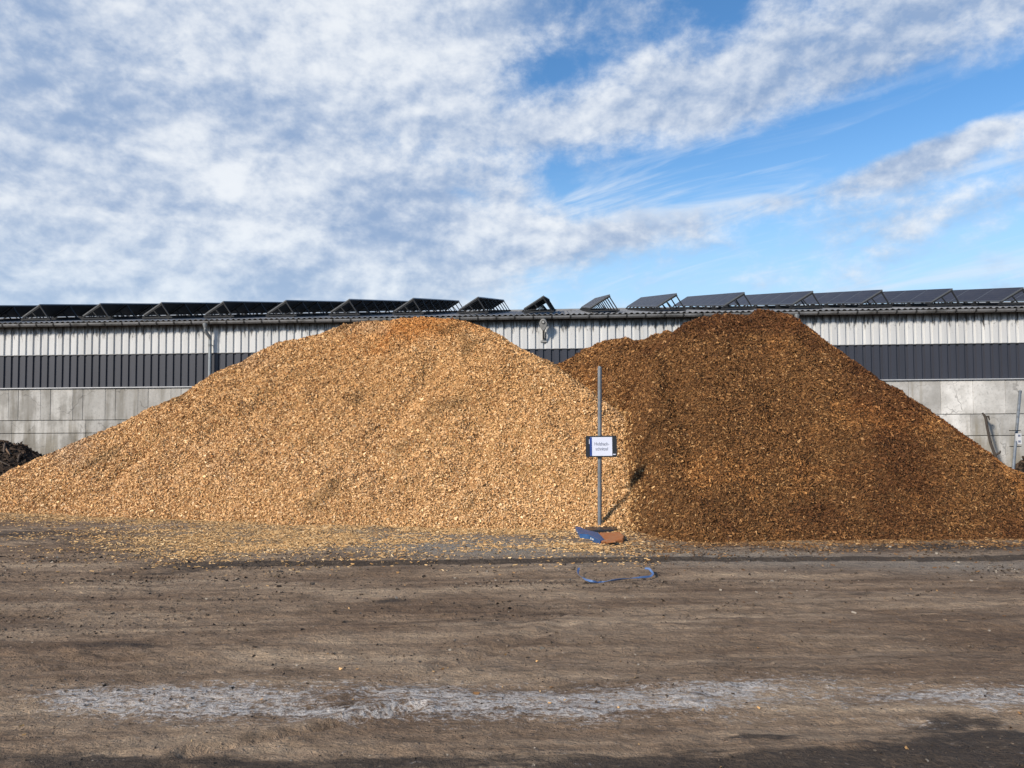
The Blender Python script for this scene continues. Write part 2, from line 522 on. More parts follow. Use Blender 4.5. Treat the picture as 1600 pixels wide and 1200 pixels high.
M_GROUND = ground_mat()
M_CONC = concrete_mat()
M_CORE = plain('joint_mortar', rgb(0.10, 0.10, 0.095), 0.95)
M_WHITE = cladding_mat('white_sheet', rgb(0.57, 0.575, 0.57), rgb(0.030, 0.028, 0.026), 4.68, 0.92)
M_DARK = cladding_mat('anthracite_sheet', rgb(0.040, 0.043, 0.056), rgb(0.02, 0.02, 0.02), 9.0, 0.0)
M_GALV = plain('galvanised', rgb(0.30, 0.32, 0.33), 0.45, 0.6, 0.3, 6.0, rgb(0.14, 0.14, 0.13))
M_GUTTER = plain('weathered_zinc', rgb(0.27, 0.275, 0.28), 0.55, 0.3, 0.4, 3.0, rgb(0.06, 0.06, 0.055))
M_BRACKET = plain('bracket_dark', rgb(0.025, 0.025, 0.025), 0.6)
M_ROOF = plain('fibre_cement', rgb(0.26, 0.265, 0.27), 0.85, 0.0, 0.5, 2.0, rgb(0.10, 0.10, 0.095))
M_SOFFIT = plain('dark_timber', rgb(0.02, 0.018, 0.016), 0.8)
M_RACK = plain('rack_steel', rgb(0.035, 0.036, 0.038), 0.55, 0.5)
M_PFRAME = plain('module_frame', rgb(0.20, 0.205, 0.21), 0.4, 0.6)
M_PBACK = plain('module_back', rgb(0.045, 0.045, 0.048), 0.6)
def glass_mat():
    m_, t, b = new_mat('module_glass')
    p = t.node('ShaderNodeTexCoord').outputs['Object']
    br = t.node('ShaderNodeTexBrick'); t.put(br.inputs['Vector'], p)
    br.offset = 0.0
    br.inputs['Scale'].default_value = 1.0
    br.inputs['Brick Width'].default_value = 0.13; br.inputs['Row Height'].default_value = 0.13
    br.inputs['Mortar Size'].default_value = 0.004
    br.inputs['Color1'].default_value = rgb(0.010, 0.012, 0.022); br.inputs['Color2'].default_value = rgb(0.016, 0.018, 0.030)
    br.inputs['Mortar'].default_value = rgb(0.06, 0.06, 0.065)
    dust = t.m('MULTIPLY', t.noise(p, 3.0, 5, 0.6), 0.16)
    t.put(b.inputs['Base Color'], t.mix(dust, br.outputs['Color'], rgb(0.25, 0.22, 0.2)))
    setp(b, rough=0.42, spec=0.10)
    return m_
M_PGLASS = glass_mat()

# ------------------------------------------------------------------ pile shapes (heights over the yard)
def horizon_at(px):
    return 655 - (px - 800) * math.tan(ROLL)
def ridge_points(sil, toe, slope, n_between=3):
    """crest of a heap: each outline pixel is set back so that the slope of repose reaches the toe"""
    pts = []
    for e in sil:
        px_, py_ = e[0], e[1]
        if len(e) > 2: d = e[2]
        else:
            h = horizon_at(px_)
            ty = np.interp(px_, [q[0] for q in toe], [q[1] for q in toe])
            td = CAM_H * FPX / (ty - h)
            d = (td + CAM_H / slope) / (1 - (h - py_) / FPX / slope)
        pts.append(at(px_, py_, d))
    out = []
    for a, b in zip(pts[:-1], pts[1:]):
        for k in range(n_between): out.append(a.lerp(b, k / n_between))
    out.append(pts[-1])
    return np.array([tuple(p) for p in out])

def heap(X, Y, ridge, slope):
    """union of cones at the slope of repose; a fourth value squeezes the right (+) or left (-) flank"""
    acc = np.full(X.shape, -1e9)
    for r in ridge:
        ddx = X - r[0]
        if len(r) > 3 and r[3] != 1.0: ddx = np.where(ddx * r[3] > 0, ddx * abs(r[3]), ddx)
        d = np.sqrt(ddx ** 2 + (Y - r[1]) ** 2 + 0.02)
        acc = np.maximum(acc, r[2] - slope * d + 0.09)
    return acc

TOE_L = [(-60, 796), (0, 797), (200, 801), (420, 806), (560, 812), (700, 822), (800, 828), (900, 829), (1000, 830)]
SIL_L = [(-120, 815), (-60, 790), (0, 764), (25, 742), (50, 719), (100, 700), (150, 678), (200, 656), (250, 634), (300, 611),
         (350, 578), (400, 552), (440, 532), (470, 529), (500, 521), (540, 507), (590, 500), (630, 498), (660, 496), (690, 497),
         (715, 501), (735, 504), (760, 516), (800, 540), (830, 554), (855, 566), (880, 585), (905, 606), (913, 632),
         (922, 655), (940, 678), (962, 705), (985, 742), (996, 785), (1000, 815)]
TOE_R = [(960, 848), (1050, 850), (1200, 847), (1350, 845), (1500, 843), (1640, 838), (1800, 830)]
SIL_R = [(1025, 525), (1045, 515), (1062, 500), (1080, 490), (1100, 483), (1150, 477), (1175, 475), (1190, 474), (1208, 480),
         (1240, 500), (1265, 520), (1285, 545), (1302, 570), (1330, 581), (1365, 596), (1400, 621), (1430, 645), (1470, 666),
         (1500, 689), (1550, 724), (1580, 744), (1610, 762), (1650, 795), (1690, 830)]
SIL_R2 = [(780, 590, 18.6), (830, 566, 18.4), (860, 557, 18.2), (900, 548, 18.0), (950, 535, 17.6), (972, 530, 17.4),
          (980, 527, 17.3), (996, 528, 17.2), (1030, 522, 16.8), (1080, 505, 16.0)]
S_L, S_R = 0.74, 0.80
RID_L = ridge_points(SIL_L, TOE_L, S_L)
RID_L = np.concatenate([RID_L, np.interp(RID_L[:, :1], [0.2, 1.2, 1.7], [1.0, 1.1, 1.2])], 1)
rr_ = ridge_points(SIL_R, TOE_R, S_R); r2_ = ridge_points(SIL_R2, TOE_R, S_R)
RID_R = np.concatenate([np.concatenate([rr_, np.where(rr_[:, :1] < 4.9, -np.interp(rr_[:, :1], [2.7, 3.6, 4.9], [3.0, 2.0, 1.05]), np.interp(rr_[:, :1], [4.9, 5.4, 6.4, 7.5], [1.1, 1.8, 1.8, 1.3]))], 1),
                        np.concatenate([r2_, np.ones((len(r2_), 1))], 1)])

def h_left(X, Y, detail=True):
    Z = heap(X, Y, RID_L, S_L)
    if detail:
        amp = sstep(Z, 0.05, 0.7) * (0.18 + 0.82 * sstep(np.interp(X, RID_L[:, 0], RID_L[:, 1]) - Y, 0.1, 1.5))
        u, v = X * 0.86 + Y * 0.5, -X * 0.5 + Y * 0.86
        Z = Z + amp * (0.24 * fbm(u * 0.85, v * 0.30, 3, 3) + 0.08 * fbm(X * 1.7, Y * 1.7, 5, 3) + 0.05 * fbm(X * 6, Y * 6, 8, 3))
        for (x0, y0, x1, y1, w, d) in ((-1.2, 15.4, -2.9, 12.4, 0.30, 0.17), (-4.6, 15.6, -6.0, 13.8, 0.28, 0.13), (-0.2, 14.0, -1.0, 11.6, 0.25, 0.12), (-6.6, 15.0, -7.4, 13.6, 0.22, 0.10)):
            t = np.clip(((X - x0) * (x1 - x0) + (Y - y0) * (y1 - y0)) / ((x1 - x0) ** 2 + (y1 - y0) ** 2), 0, 1)
            ww = w * (0.6 + 0.8 * t)
            Z = Z - amp * d * np.sin(np.pi * np.clip(t * 0.96 + 0.02, 0, 1)) * np.exp(-(np.hypot(X - x0 - t * (x1 - x0), Y - y0 - t * (y1 - y0)) / ww) ** 2)
        Z = Z - 0.025 + 0.04 * fbm(X * 4, Y * 4, 28, 3) * sstep(Z, 0.05, 0.7) + 0.10 * fbm(X * 0.9, Y * 0.9, 21, 3) * sstep(Z, 0.9, 0.1)
    return Z
def h_right(X, Y, detail=True):
    Z = heap(X, Y, RID_R, S_R)
    if detail:
        amp = sstep(Z, 0.05, 0.7)
        # run-off gullies down the left flank
        g = np.exp(-((X - 2.55 - 0.08 * (Y - 11)) / 0.28) ** 2) * sstep(Y, 10.2, 11.2) * sstep(Y, 14.6, 12.6)
        g2 = np.exp(-((X - 4.35 + 0.1 * (Y - 11)) / 0.35) ** 2) * sstep(Y, 10.4, 11.2) * sstep(Y, 14.2, 12.6)
        Z = Z + amp * (0.20 * fbm(X * 0.9, Y * 0.35, 13, 3) + 0.08 * fbm(X * 1.9, Y * 1.5, 15, 3) + 0.05 * fbm(X * 6, Y * 6, 18, 3))
        Z = Z + 0.10 * fbm(X * 0.9, Y * 0.9, 23, 3) * sstep(Z, 0.9, 0.1)
        Z = Z - 0.06 * amp - 0.26 * g - 0.16 * g2
    return Z

# ------------------------------------------------------------------ ground
def axis(dense0, dense1, step, far0, far1):
    a = list(np.arange(dense0, dense1 + 1e-6, step))
    s_ = step; v = dense1
    while v < far1: s_ *= 1.22; v += s_; a.append(min(v, far1))
    s_ = step; v = dense0; left = []
    while v > far0: s_ *= 1.22; v -= s_; left.append(max(v, far0))
    return np.array(left[::-1] + a)
gx = axis(-7.2, 7.2, 0.030, -900, 900)
gy = axis(2.9, 10.6, 0.030, -900, 900)
GX, GY = np.meshgrid(gx, gy, indexing='ij')
near = sstep(np.abs(GX), 40, 10) * sstep(GY, 30, 16) * sstep(GY, -6, 0)

def g_height(X, Y):
    Z = 0.030 * fbm(X * 0.18, Y * 0.9, 31, 4) + 0.016 * fbm(X * 0.9, Y * 2.6, 33, 4) + 0.010 * fbm(X * 5, Y * 7, 35, 3)
    Z = Z + 0.007 * fbm(X * 14, Y * 16, 36, 2)
    # shallow wheel ruts along the lane
    for y0, sl, w, d in ((7.9, -0.02, 0.16, 0.018), (6.35, 0.01, 0.20, 0.016), (5.25, 0.03, 0.18, 0.02), (4.15, -0.03, 0.2, 0.02)):
        yy = y0 + sl * X + 0.08 * fbm(X * 0.4, X * 0 + y0, 41, 2)
        Z = Z - d * np.exp(-((Y - yy) / w) ** 2)
    # diagonal slot left by a tyre edge
    for (x0, y0, x1, y1, w, d) in ((-1.55, 3.75, -0.55, 4.35, 0.05, 0.03), (-0.9, 4.5, 0.4, 6.0, 0.07, 0.018)):
        t = np.clip(((X - x0) * (x1 - x0) + (Y - y0) * (y1 - y0)) / ((x1 - x0) ** 2 + (y1 - y0) ** 2), 0, 1)
        dist = np.hypot(X - x0 - t * (x1 - x0), Y - y0 - t * (y1 - y0))
        Z = Z - d * np.exp(-(dist / w) ** 2) + d * 0.5 * np.exp(-((dist - w * 1.8) / w) ** 2)
    # tyre lugs on the left
    lug = np.sin((X * 1.0 + np.abs(Y - 5.25) * 1.2) * 2 * math.pi / 0.42)
    Z = Z + 0.016 * sstep(lug, 0.1, 0.9) * np.exp(-((Y - 5.25) / 0.34) ** 4) * sstep(X, -1.1, -2.0)
    # broken edge of the lane: chips and soil lie a little higher behind it
    ed = 8.55 + 0.012 * X + 0.05 * fbm(X * 1.5, X * 0, 44, 3)
    Z = Z + 0.035 * sstep(Y - ed, -0.03, 0.08) * sstep(X, -3.6, -2.4)
    return Z
GZ = g_height(GX, GY) * near

def pxm(X, Y):                                     # photograph pixel of a ground point (for laying out stains)
    return 800 + FPX * X / Y, 655 + FPX * CAM_H / Y
PX, PY = pxm(GX, np.maximum(GY, 1.5))
def spot(px_, py_, sx_, sy_): 
    c = on_ground(px_, py_); k = c.y / FPX
    return np.exp(-((GX - c.x) / (sx_ * k)) ** 2 - ((GY - c.y) / (sy_ * c.y * c.y / (FPX * CAM_H))) ** 2)
chalk = np.zeros_like(GX); dark = np.zeros_like(GX); grey = np.zeros_like(GX)
for s_ in ((190, 1095, 130, 22, .75), (350, 1098, 150, 30, .95), (520, 1105, 120, 22, .6), (690, 1090, 130, 26, .85), (930, 1103, 120, 26, .95),
           (1090, 1100, 70, 16, .8), (1210, 1068, 150, 14, .6), (1500, 1078, 140, 14, .7), (1580, 1090, 60, 10, .8), (1450, 1125, 60, 12, .7),
           (880, 1050, 90, 10, .35), (560, 1040, 60, 8, .4), (780, 1050, 40, 10, .3), (1180, 1120, 90, 12, .5), (1550, 1110, 30, 10, .6)):
    chalk += s_[4] * spot(*s_[:4])
for s_ in ((450, 1085, 480, 34, .25), (1250, 1092, 420, 30, .30), (120, 1088, 120, 14, .5), (600, 1100, 300, 20, .35), (1300, 1085, 250, 14, .45), (1150, 1070, 200, 16, .35), (760, 1098, 120, 18, .5), (1560, 1085, 100, 16, .6)):
    chalk += s_[4] * spot(*s_[:4])
chalk -= 0.7 * spot(400, 1118, 50, 8) + 0.6 * spot(540, 1100, 40, 10)
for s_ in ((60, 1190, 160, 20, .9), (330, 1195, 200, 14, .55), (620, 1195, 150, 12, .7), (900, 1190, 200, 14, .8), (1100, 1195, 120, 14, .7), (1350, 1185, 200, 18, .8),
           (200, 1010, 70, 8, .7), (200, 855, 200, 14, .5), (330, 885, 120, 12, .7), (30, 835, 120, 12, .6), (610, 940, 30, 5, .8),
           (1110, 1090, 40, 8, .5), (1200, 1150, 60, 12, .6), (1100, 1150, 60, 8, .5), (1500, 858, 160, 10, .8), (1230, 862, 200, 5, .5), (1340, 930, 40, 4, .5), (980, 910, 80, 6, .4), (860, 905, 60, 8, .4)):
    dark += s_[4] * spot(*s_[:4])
edge = 8.58 + 0.012 * GX + 0.05 * fbm(GX * 1.5, GX * 0, 44, 3)
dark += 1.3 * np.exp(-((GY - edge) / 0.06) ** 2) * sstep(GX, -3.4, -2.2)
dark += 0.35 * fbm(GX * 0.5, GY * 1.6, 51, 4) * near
for s_ in ((700, 855, 150, 16, 1.0), (850, 862, 120, 10, .8), (600, 845, 120, 14, .6), (1050, 875, 250, 8, .5), (1300, 880, 300, 10, .45), (1550, 885, 200, 10, .5)):
    grey += s_[4] * spot(*s_[:4])
chalk *= 0.50 + 0.45 * sstep(fbm(GX * 1.0, GY * 4.5, 57, 4), -0.30, 0.25)
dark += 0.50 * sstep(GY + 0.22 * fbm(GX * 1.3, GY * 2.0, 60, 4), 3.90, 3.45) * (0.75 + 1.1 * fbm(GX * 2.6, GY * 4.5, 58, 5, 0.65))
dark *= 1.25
dark_corner = 1.25 * spot(1580, 1172, 165, 50) + 0.5 * spot(1480, 1118, 60, 12)  # darker ground with a ragged edge in the near right corner
dark += 1.05 * sstep(dark_corner + 0.42 * fbm(GX * 3.0, GY * 5.5, 59, 5, 0.65), 0.30, 0.95)
chalk *= 1 - np.clip(dark * 1.1 - 0.2, 0, 1)
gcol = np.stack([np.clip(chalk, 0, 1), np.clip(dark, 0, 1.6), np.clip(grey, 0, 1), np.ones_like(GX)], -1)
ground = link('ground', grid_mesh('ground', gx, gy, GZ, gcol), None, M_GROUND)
tag(ground, kind='structure')
# fine wood dust around the piles
dhl, dhr = h_left(GX, GY, False), h_right(GX, GY, False)
dust = np.exp(-np.clip(-np.maximum(dhl, dhr), 0, 9) / np.where(dhl > dhr, 0.34, 0.12)) * 0.9
dust = np.maximum(dust, 1.0 * spot(430, 838, 230, 30)); dust = np.maximum(dust, 0.9 * spot(950, 860, 150, 16))
da = ground.data.attributes.new('dust', 'FLOAT', 'POINT')
da.data.foreach_set('value', np.ascontiguousarray(np.clip(dust, 0, 1), dtype=np.float32).ravel())

# ------------------------------------------------------------------ warehouse
PHI = R(3.8)
D_WALL = 24.0
ex = Vector((math.cos(PHI), -math.sin(PHI), 0)); ey = Vector((math.sin(PHI), math.cos(PHI), 0))
B0 = ey * D_WALL
def to_b(p):                                   # world -> warehouse axes (x along wall, y into it)
    q = Vector(p) - B0
    return Vector((q.x * ex.x + q.y * ex.y, q.x * ey.x + q.y * ey.y, q.z))
def bx_at(px_, depth=0.0):
    """position along the wall seen at photograph column px_"""
    u = (px_ - 800) / FPX
    d = Vector((u, 1, 0)); t = (D_WALL + depth) / (d.x * ey.x + d.y * ey.y)
    return to_b(d * t).x
wh = empty('warehouse', B0, (0, 0, -PHI))
tag(wh, 'long low warehouse with white and anthracite ribbed cladding over a concrete wall', 'warehouse')
XL, XR = -31.0, 29.0
Z_C, Z_M, Z_T, Z_E = 2.72, 3.80, 4.74, 4.74
DEPTH = 30.0
SLOPE = R(8.35)
MB().box(XL, XR, 0.10, 0.34, -0.3, Z_C - 0.03).build('wall_core', M_CORE, wh)
MB().box(XL, XR, 0.16, 0.34, Z_C - 0.03, Z_T + 0.05).build('upper_wall', M_SOFFIT, wh)
m_ = MB(); m_.box(XL, XL + 0.3, 0.35, DEPTH, -0.3, Z_T); m_.box(XR - 0.3, XR, 0.35, DEPTH, -0.3, Z_T); m_.box(XL, XR, DEPTH, DEPTH + 0.3, -0.3, Z_T)
m_.build('far_walls', M_CONC, wh)

# concrete panels
pan_cache = {}
def panel(x0, x1, z0, z1, y0, name='concrete_panel'):
    g = 0.008
    w, h = round(x1 - x0 - g, 3), round(z1 - z0 - g, 3)
    if (w, h) not in pan_cache:
        pan_cache[(w, h)] = MB().box(0, w, 0, 0.12, 0, h).mesh('concrete_panel', bevel=0.006)
    o = link(name, pan_cache[(w, h)], wh, M_CONC)
    o.location = (x0, y0, z0)
    return o
x = XL; narrow = False
while x < XR - 0.2:
    if x < 2.0: w = 0.34 if narrow else 0.76
    else: w = 0.94
    narrow = not narrow
    panel(x, min(x + w, XR), 1.67, Z_C - 0.03, 0.02 + (0.004 if narrow else 0.0) + random.uniform(-.002, .002))
    x += w
x = XL + 0.4; k = 0
while x < XR - 0.2:
    w = 2.52
    panel(x, min(x + w, XR), 1.25 if x < 0 else 1.02, 1.66, 0.018 + random.uniform(-.003, .003))
    panel(x + (0.0 if x < 0 else 0.6), min(x + w + (0.0 if x < 0 else 0.6), XR), -0.3, 1.24 if x < 0 else 1.01, 0.016 + random.uniform(-.003, .003))
    x += w
MB().box(XL, XR, -0.035, 0.30, Z_C - 0.022, Z_C + 0.008).build('sill_flashing', plain('sill_metal', rgb(0.5, 0.51, 0.52), 0.5, 0.2), wh)

# ribbed sheets (four ribs each)
PITCHX = 0.25
def sheet_mesh(name, z0, z1):
    prof = []
    for k in range(4):
        o = k * PITCHX
        prof += [(o, 0.0), (o + 0.016, -0.042), (o + 0.165, -0.042), (o + 0.181, 0.0)]
    prof.append((4 * PITCHX, 0.0))
    v, f = [], []
    n = len(prof)
    for th in (0.0, 0.004):
        for z in (z0, z1): v += [(a, b + th, z) for a, b in prof]
    for i in range(n - 1):
        f.append((i, i + 1, n + i + 1, n + i)); f.append((2 * n + i + 1, 2 * n + i, 3 * n + i, 3 * n + i + 1))
        f.append((i + 1, i, 2 * n + i, 2 * n + i + 1)); f.append((n + i, n + i + 1, 3 * n + i + 1, 3 * n + i))
    f.append((0, n, 3 * n, 2 * n)); f.append((n - 1, 3 * n - 1, 4 * n - 1, 2 * n - 1))
    me = bpy.data.meshes.new(name); me.from_pydata(v, [], f); me.update(); return me
sm_d = sheet_mesh('dark_cladding_sheet', Z_C + 0.012, Z_M - 0.006)
sm_w = sheet_mesh('white_cladding_sheet', Z_M + 0.006, Z_T)
x = XL
while x < XR - 0.5:
    o = link('dark_cladding_sheet', sm_d, wh, M_DARK); o.location = (x, 0.07 + random.uniform(-.004, .004), 0)
    o = link('white_cladding_sheet', sm_w, wh, M_WHITE); o.location = (x, 0.05 + random.uniform(-.004, .004), 0)
    x += 4 * PITCHX - 0.001
MB().box(XL, XR, 0.0, 0.12, Z_M - 0.012, Z_M + 0.002).build('drip_strip', M_GUTTER, wh)

# roof: corrugated sheet over rafters
OV = 0.20
def roof_z(y): return Z_E + 0.12 + (y + OV) * math.tan(SLOPE)
NX = int((XR - XL) / 0.0445)
rx = np.linspace(XL - 0.2, XR + 0.2, NX)
wav = 0.024 * np.cos(rx * 2 * math.pi / 0.178)
RIDGE = 15.0
v, f = [], []
prof_y = [(-OV, roof_z(-OV)), (3.0, roof_z(3.0)), (RIDGE, roof_z(RIDGE)), (DEPTH + OV, roof_z(-OV))]
for th in (0.0, -0.012):
    for yy, zz in prof_y:
        for a, w in zip(rx, wav): v.append((a, yy, zz + w + th))
npf = len(prof_y)
for j in range(npf - 1):
    for i in range(NX - 1):
        a = j * NX + i
        f.append((a, a + 1, a + NX + 1, a + NX))
        a += npf * NX
        f.append((a + NX, a + NX + 1, a + 1, a))
for i in range(NX - 1):
    f.append((npf * NX + i, npf * NX + i + 1, i + 1, i))
me = bpy.data.meshes.new('roof'); me.from_pydata(v, [], f); me.update(); me.shade_smooth()
try: me.set_sharp_from_angle(angle=R(50))
except Exception: pass
roof = link('roof', me, wh, M_ROOF)
m_ = MB(); m_.box(XL, XR, -OV + 0.03, 0.16, Z_E + 0.00, Z_E + 0.075); m_.build('soffit', M_SOFFIT, wh)
MB().tube([(XL, RIDGE, roof_z(RIDGE) + 0.01), (XR, RIDGE, roof_z(RIDGE) + 0.01)], 0.10, 8).build('ridge_cap', M_ROOF, wh)

# gutter: half round channel with hooks
GYC, GZC, GR = -OV - 0.055, Z_E + 0.045, 0.085
prof = [(GYC + GR * math.cos(t), GZC + GR * math.sin(t)) for t in np.linspace(math.pi, 2 * math.pi, 11)]
inner = [(GYC + (GR - 0.006) * math.cos(t), GZC + (GR - 0.006) * math.sin(t)) for t in np.linspace(2 * math.pi, math.pi, 11)]
loop = [(GYC - GR - 0.008, GZC + 0.012), ] + prof + inner
n = len(loop); v = []; f = []
xs_g = [XL - 0.1 + i * 5.0 for i in range(int((XR - XL) / 5.0) + 1)] + [XR + 0.1]
for a in xs_g: v += [(a, b, c) for b, c in loop]
for j in range(len(xs_g) - 1):
    for i in range(n): f.append((j * n + i, j * n + (i + 1) % n, (j + 1) * n + (i + 1) % n, (j + 1) * n + i))
f.append(tuple(range(n))[::-1]); f.append(tuple((len(xs_g) - 1) * n + i for i in range(n)))
me = bpy.data.meshes.new('gutter'); me.from_pydata(v, [], f); me.update()
bm = bmesh.new(); bm.from_mesh(me); bmesh.ops.recalc_face_normals(bm, faces=bm.faces); bm.to_mesh(me); bm.free()
gutter = link('gutter', me, wh, M_GUTTER)
hook = MB()
ts = np.linspace(math.pi * 0.98, 2.05 * math.pi, 9)
for a, b in zip(ts[:-1], ts[1:]):
    hook.bar((0, GYC + (GR + 0.006) * math.cos(a), GZC + (GR + 0.006) * math.sin(a)),
             (0, GYC + (GR + 0.006) * math.cos(b), GZC + (GR + 0.006) * math.sin(b)), 0.045, 0.010, (0, math.cos(a), math.sin(a)))
hook_me = hook.mesh('gutter_bracket')
x = XL + 0.2
while x < XR:
    o = link('gutter_bracket', hook_me, gutter, M_BRACKET); o.location = (x, 0, 0)
    x += 0.575

# downpipes
def downpipe(xb):
    dp = MB()
    dp.tube([(xb - 0.10, GYC, GZC - 0.06), (xb - 0.10, GYC, GZC - 0.10), (xb - 0.10, GYC, GZC - 0.20)], [0.085, 0.082, 0.055], 14)
    dp.tube([(xb - 0.10, GYC, GZC - 0.19), (xb - 0.10, GYC, GZC - 0.30), (xb - 0.07, GYC + 0.03, GZC - 0.36), (xb - 0.02, GYC + 0.09, GZC - 0.46), (xb, GYC + 0.13, GZC - 0.52),
             (xb, GYC + 0.13, GZC - 0.6), (xb, GYC + 0.13, 0.05)], 0.052, 14)
    o = dp.build('downpipe', M_GALV, wh, smooth=True)
    for z in (4.05, 2.5, 0.9):
        c = MB(); c.tube([(xb, GYC + 0.13, z - 0.02), (xb, GYC + 0.13, z + 0.02)], 0.060, 14)
        c.box(xb - 0.012, xb + 0.012, GYC + 0.17, 0.06, z - 0.012, z + 0.012)
        c.build('pipe_clamp', M_GALV, o)
for px_ in (327, 1251): downpipe(bx_at(px_, -0.12))

# ------------------------------------------------------------------ solar rows on the roof
PW, PL = 0.76, 1.58            # module width up the tilt, length along the row
TILT = R(32)
ct, st_ = math.cos(TILT), math.sin(TILT)
def module_mesh():
    m = MB()
    b = 0.022; th = 0.038
    m.cur = 0
    m.box(0, PW, 0, b, 0, th); m.box(0, PW, PL - 0.012 - b, PL - 0.012, 0, th)
    m.box(0, b, b, PL - 0.012 - b, 0, th); m.box(PW - b, PW, b, PL - 0.012 - b, 0, th)
    m.cur = 1; m.box(b, PW - b, b, PL - 0.012 - b, th - 0.010, th - 0.003)
    m.cur = 2; m.box(b, PW - b, b, PL - 0.012 - b, th - 0.020, th - 0.012)
    me = m.mesh('solar_module')
    for q in (M_PFRAME, M_PGLASS, M_PBACK): me.materials.append(q)
    return me
mod_me = module_mesh()
LOW = 0.13
top_x, top_z = PW * ct, LOW + PW * st_
sup = MB()
sup.bar((-0.05, 0, LOW - 0.045), (top_x + 0.0, 0, top_z - 0.03), 0.04, 0.045)           # sloping rail under the modules
sup.bar((top_x - 0.03, 0, top_z - 0.04), (top_x + 0.24, 0, 0.06), 0.035, 0.035)       # back strut
sup.bar((0.34, 0, LOW + 0.34 * math.tan(TILT) - 0.06), (0.52, 0, 0.06), 0.03, 0.03)   # short strut
sup.bar((-0.08, 0, 0.055), (top_x + 0.30, 0, 0.055), 0.045, 0.05)                     # foot rail
sup_me = sup.mesh('support_frame')
rail = MB()
NMOD = 7
for xx, zz in ((0.03, 0.02), (top_x + 0.22, 0.02)): rail.box(xx - 0.03, xx + 0.03, -0.10, NMOD * PL + 0.1, 0.0, 0.028)
rail_me = rail.mesh('base_rail')
PITCH_ROW = 2.10
xb0 = bx_at(820, 0.5)
rows = list(range(-10, 9))
def ordinal(n):
    return {1: 'first', 2: 'second', 3: 'third', 4: 'fourth', 5: 'fifth', 6: 'sixth', 7: 'seventh', 8: 'eighth', 9: 'ninth', 10: 'tenth'}[n]
for i in rows:
    xb = xb0 + i * PITCH_ROW
    y0 = 0.45
    loc = B0 + ex * xb + ey * y0 + Vector((0, 0, roof_z(y0) + 0.026))
    row = empty('solar_panel_row', loc)
    row.rotation_euler = (Matrix.Rotation(-PHI, 3, 'Z') @ Matrix.Rotation(SLOPE, 3, 'X')).to_euler()
    if i == 0: lab = 'tilted solar panel row seen end-on above the grey wall lamp'
    elif i == 1: lab = 'tilted solar panel row on the roof just right of the one above the wall lamp'
    elif i < 0: lab = 'dark-backed solar panel row on the roof, %s to the left of the wall lamp' % ordinal(-i)
    else: lab = 'solar panel row with its face showing, %s to the right of the wall lamp' % ordinal(i)
    tag(row, lab, 'solar panels', 'tilted solar panel rows along the warehouse roof')
    link('base_rail', rail_me, row, M_RACK)
    for k in range(NMOD):
        o = link('solar_module', mod_me, row)
        o.location = (0, k * PL, LOW); o.rotation_euler = (0, -TILT, 0)
    for k in range(NMOD + 1):
        o = link('support_frame', sup_me, row, M_RACK)
        o.location = (0, k * PL if k else 0.03, 0)

# wall lamp
lx = bx_at(850, -0.2)
lamp = empty('wall_lamp', B0 + ex * lx + ey * 0.008 + Vector((0, 0, 4.02)), (0, 0, -PHI))
tag(lamp, 'grey outdoor wall lamp with a round head on the white cladding', 'lamp')
M_LAMP = plain('lamp_grey', rgb(0.30, 0.30, 0.29), 0.5, 0.1, 0.3, 14)
m_ = MB(); m_.box(-0.10, 0.10, -0.035, 0.0, -0.02, 0.04); m_.box(-0.045, 0.045, -0.05, 0.0, 0.04, 0.34); m_.build('mounting_plate', M_LAMP, lamp, bevel=0.004)
MB().tube([(0, -0.05, 0.08), (0, -0.12, 0.12), (0, -0.16, 0.20), (0, -0.18, 0.32)], 0.026, 10).build('arm', M_BRACKET, lamp, smooth=True)
hd = MB(); n = 18
outl = []
for k in range(n):                                            # paddle outline: narrow neck, round end
    t = 2 * math.pi * k / n
    outl.append((0.125 * math.cos(t) * (1.0 if math.sin(t) > 0 else 0.62 + 0.38 * (1 + math.sin(t))), 0.52 + (0.16 if math.sin(t) > 0 else 0.22) * math.sin(t)))
b0 = 0
for yy, sc in ((-0.17, 0.9), (-0.20, 1.0), (-0.27, 1.0), (-0.30, 0.86)):
    hd.v += [(a * sc, yy + (z - 0.35) * -0.25, 0.5 + (z - 0.5) * sc) for a, z in outl]
for j in range(3):
    for k in range(n): hd.f.append((j * n + k, j * n + (k + 1) % n, (j + 1) * n + (k + 1) % n, (j + 1) * n + k)); hd.mi.append(0)
hd.f.append(tuple(range(n))[::-1]); hd.mi.append(0); hd.f.append(tuple(3 * n + k for k in range(n))); hd.mi.append(0)
hdo = hd.build('lamp_head', M_LAMP, lamp)
MB().tube([(0.0, -0.352, 0.57), (0.0, -0.365, 0.567)], [0.062, 0.058], 16).build('lens_ring', M_BRACKET, hdo)
MB().tube([(0.0, -0.360, 0.57), (0.0, -0.378, 0.567)], [0.045, 0.030], 14).build('lens', plain('lamp_lens', rgb(0.42, 0.42, 0.40), 0.3), hdo)

# ------------------------------------------------------------------ the wood chip piles
def normals(fn, X, Y):
    e = 0.05
    gx_ = (fn(X + e, Y) - fn(X - e, Y)) / (2 * e); gy_ = (fn(X, Y + e) - fn(X, Y - e)) / (2 * e)
    N = np.stack([-gx_, -gy_, np.ones_like(gx_)], -1)
    return N / np.linalg.norm(N, axis=-1, keepdims=True)

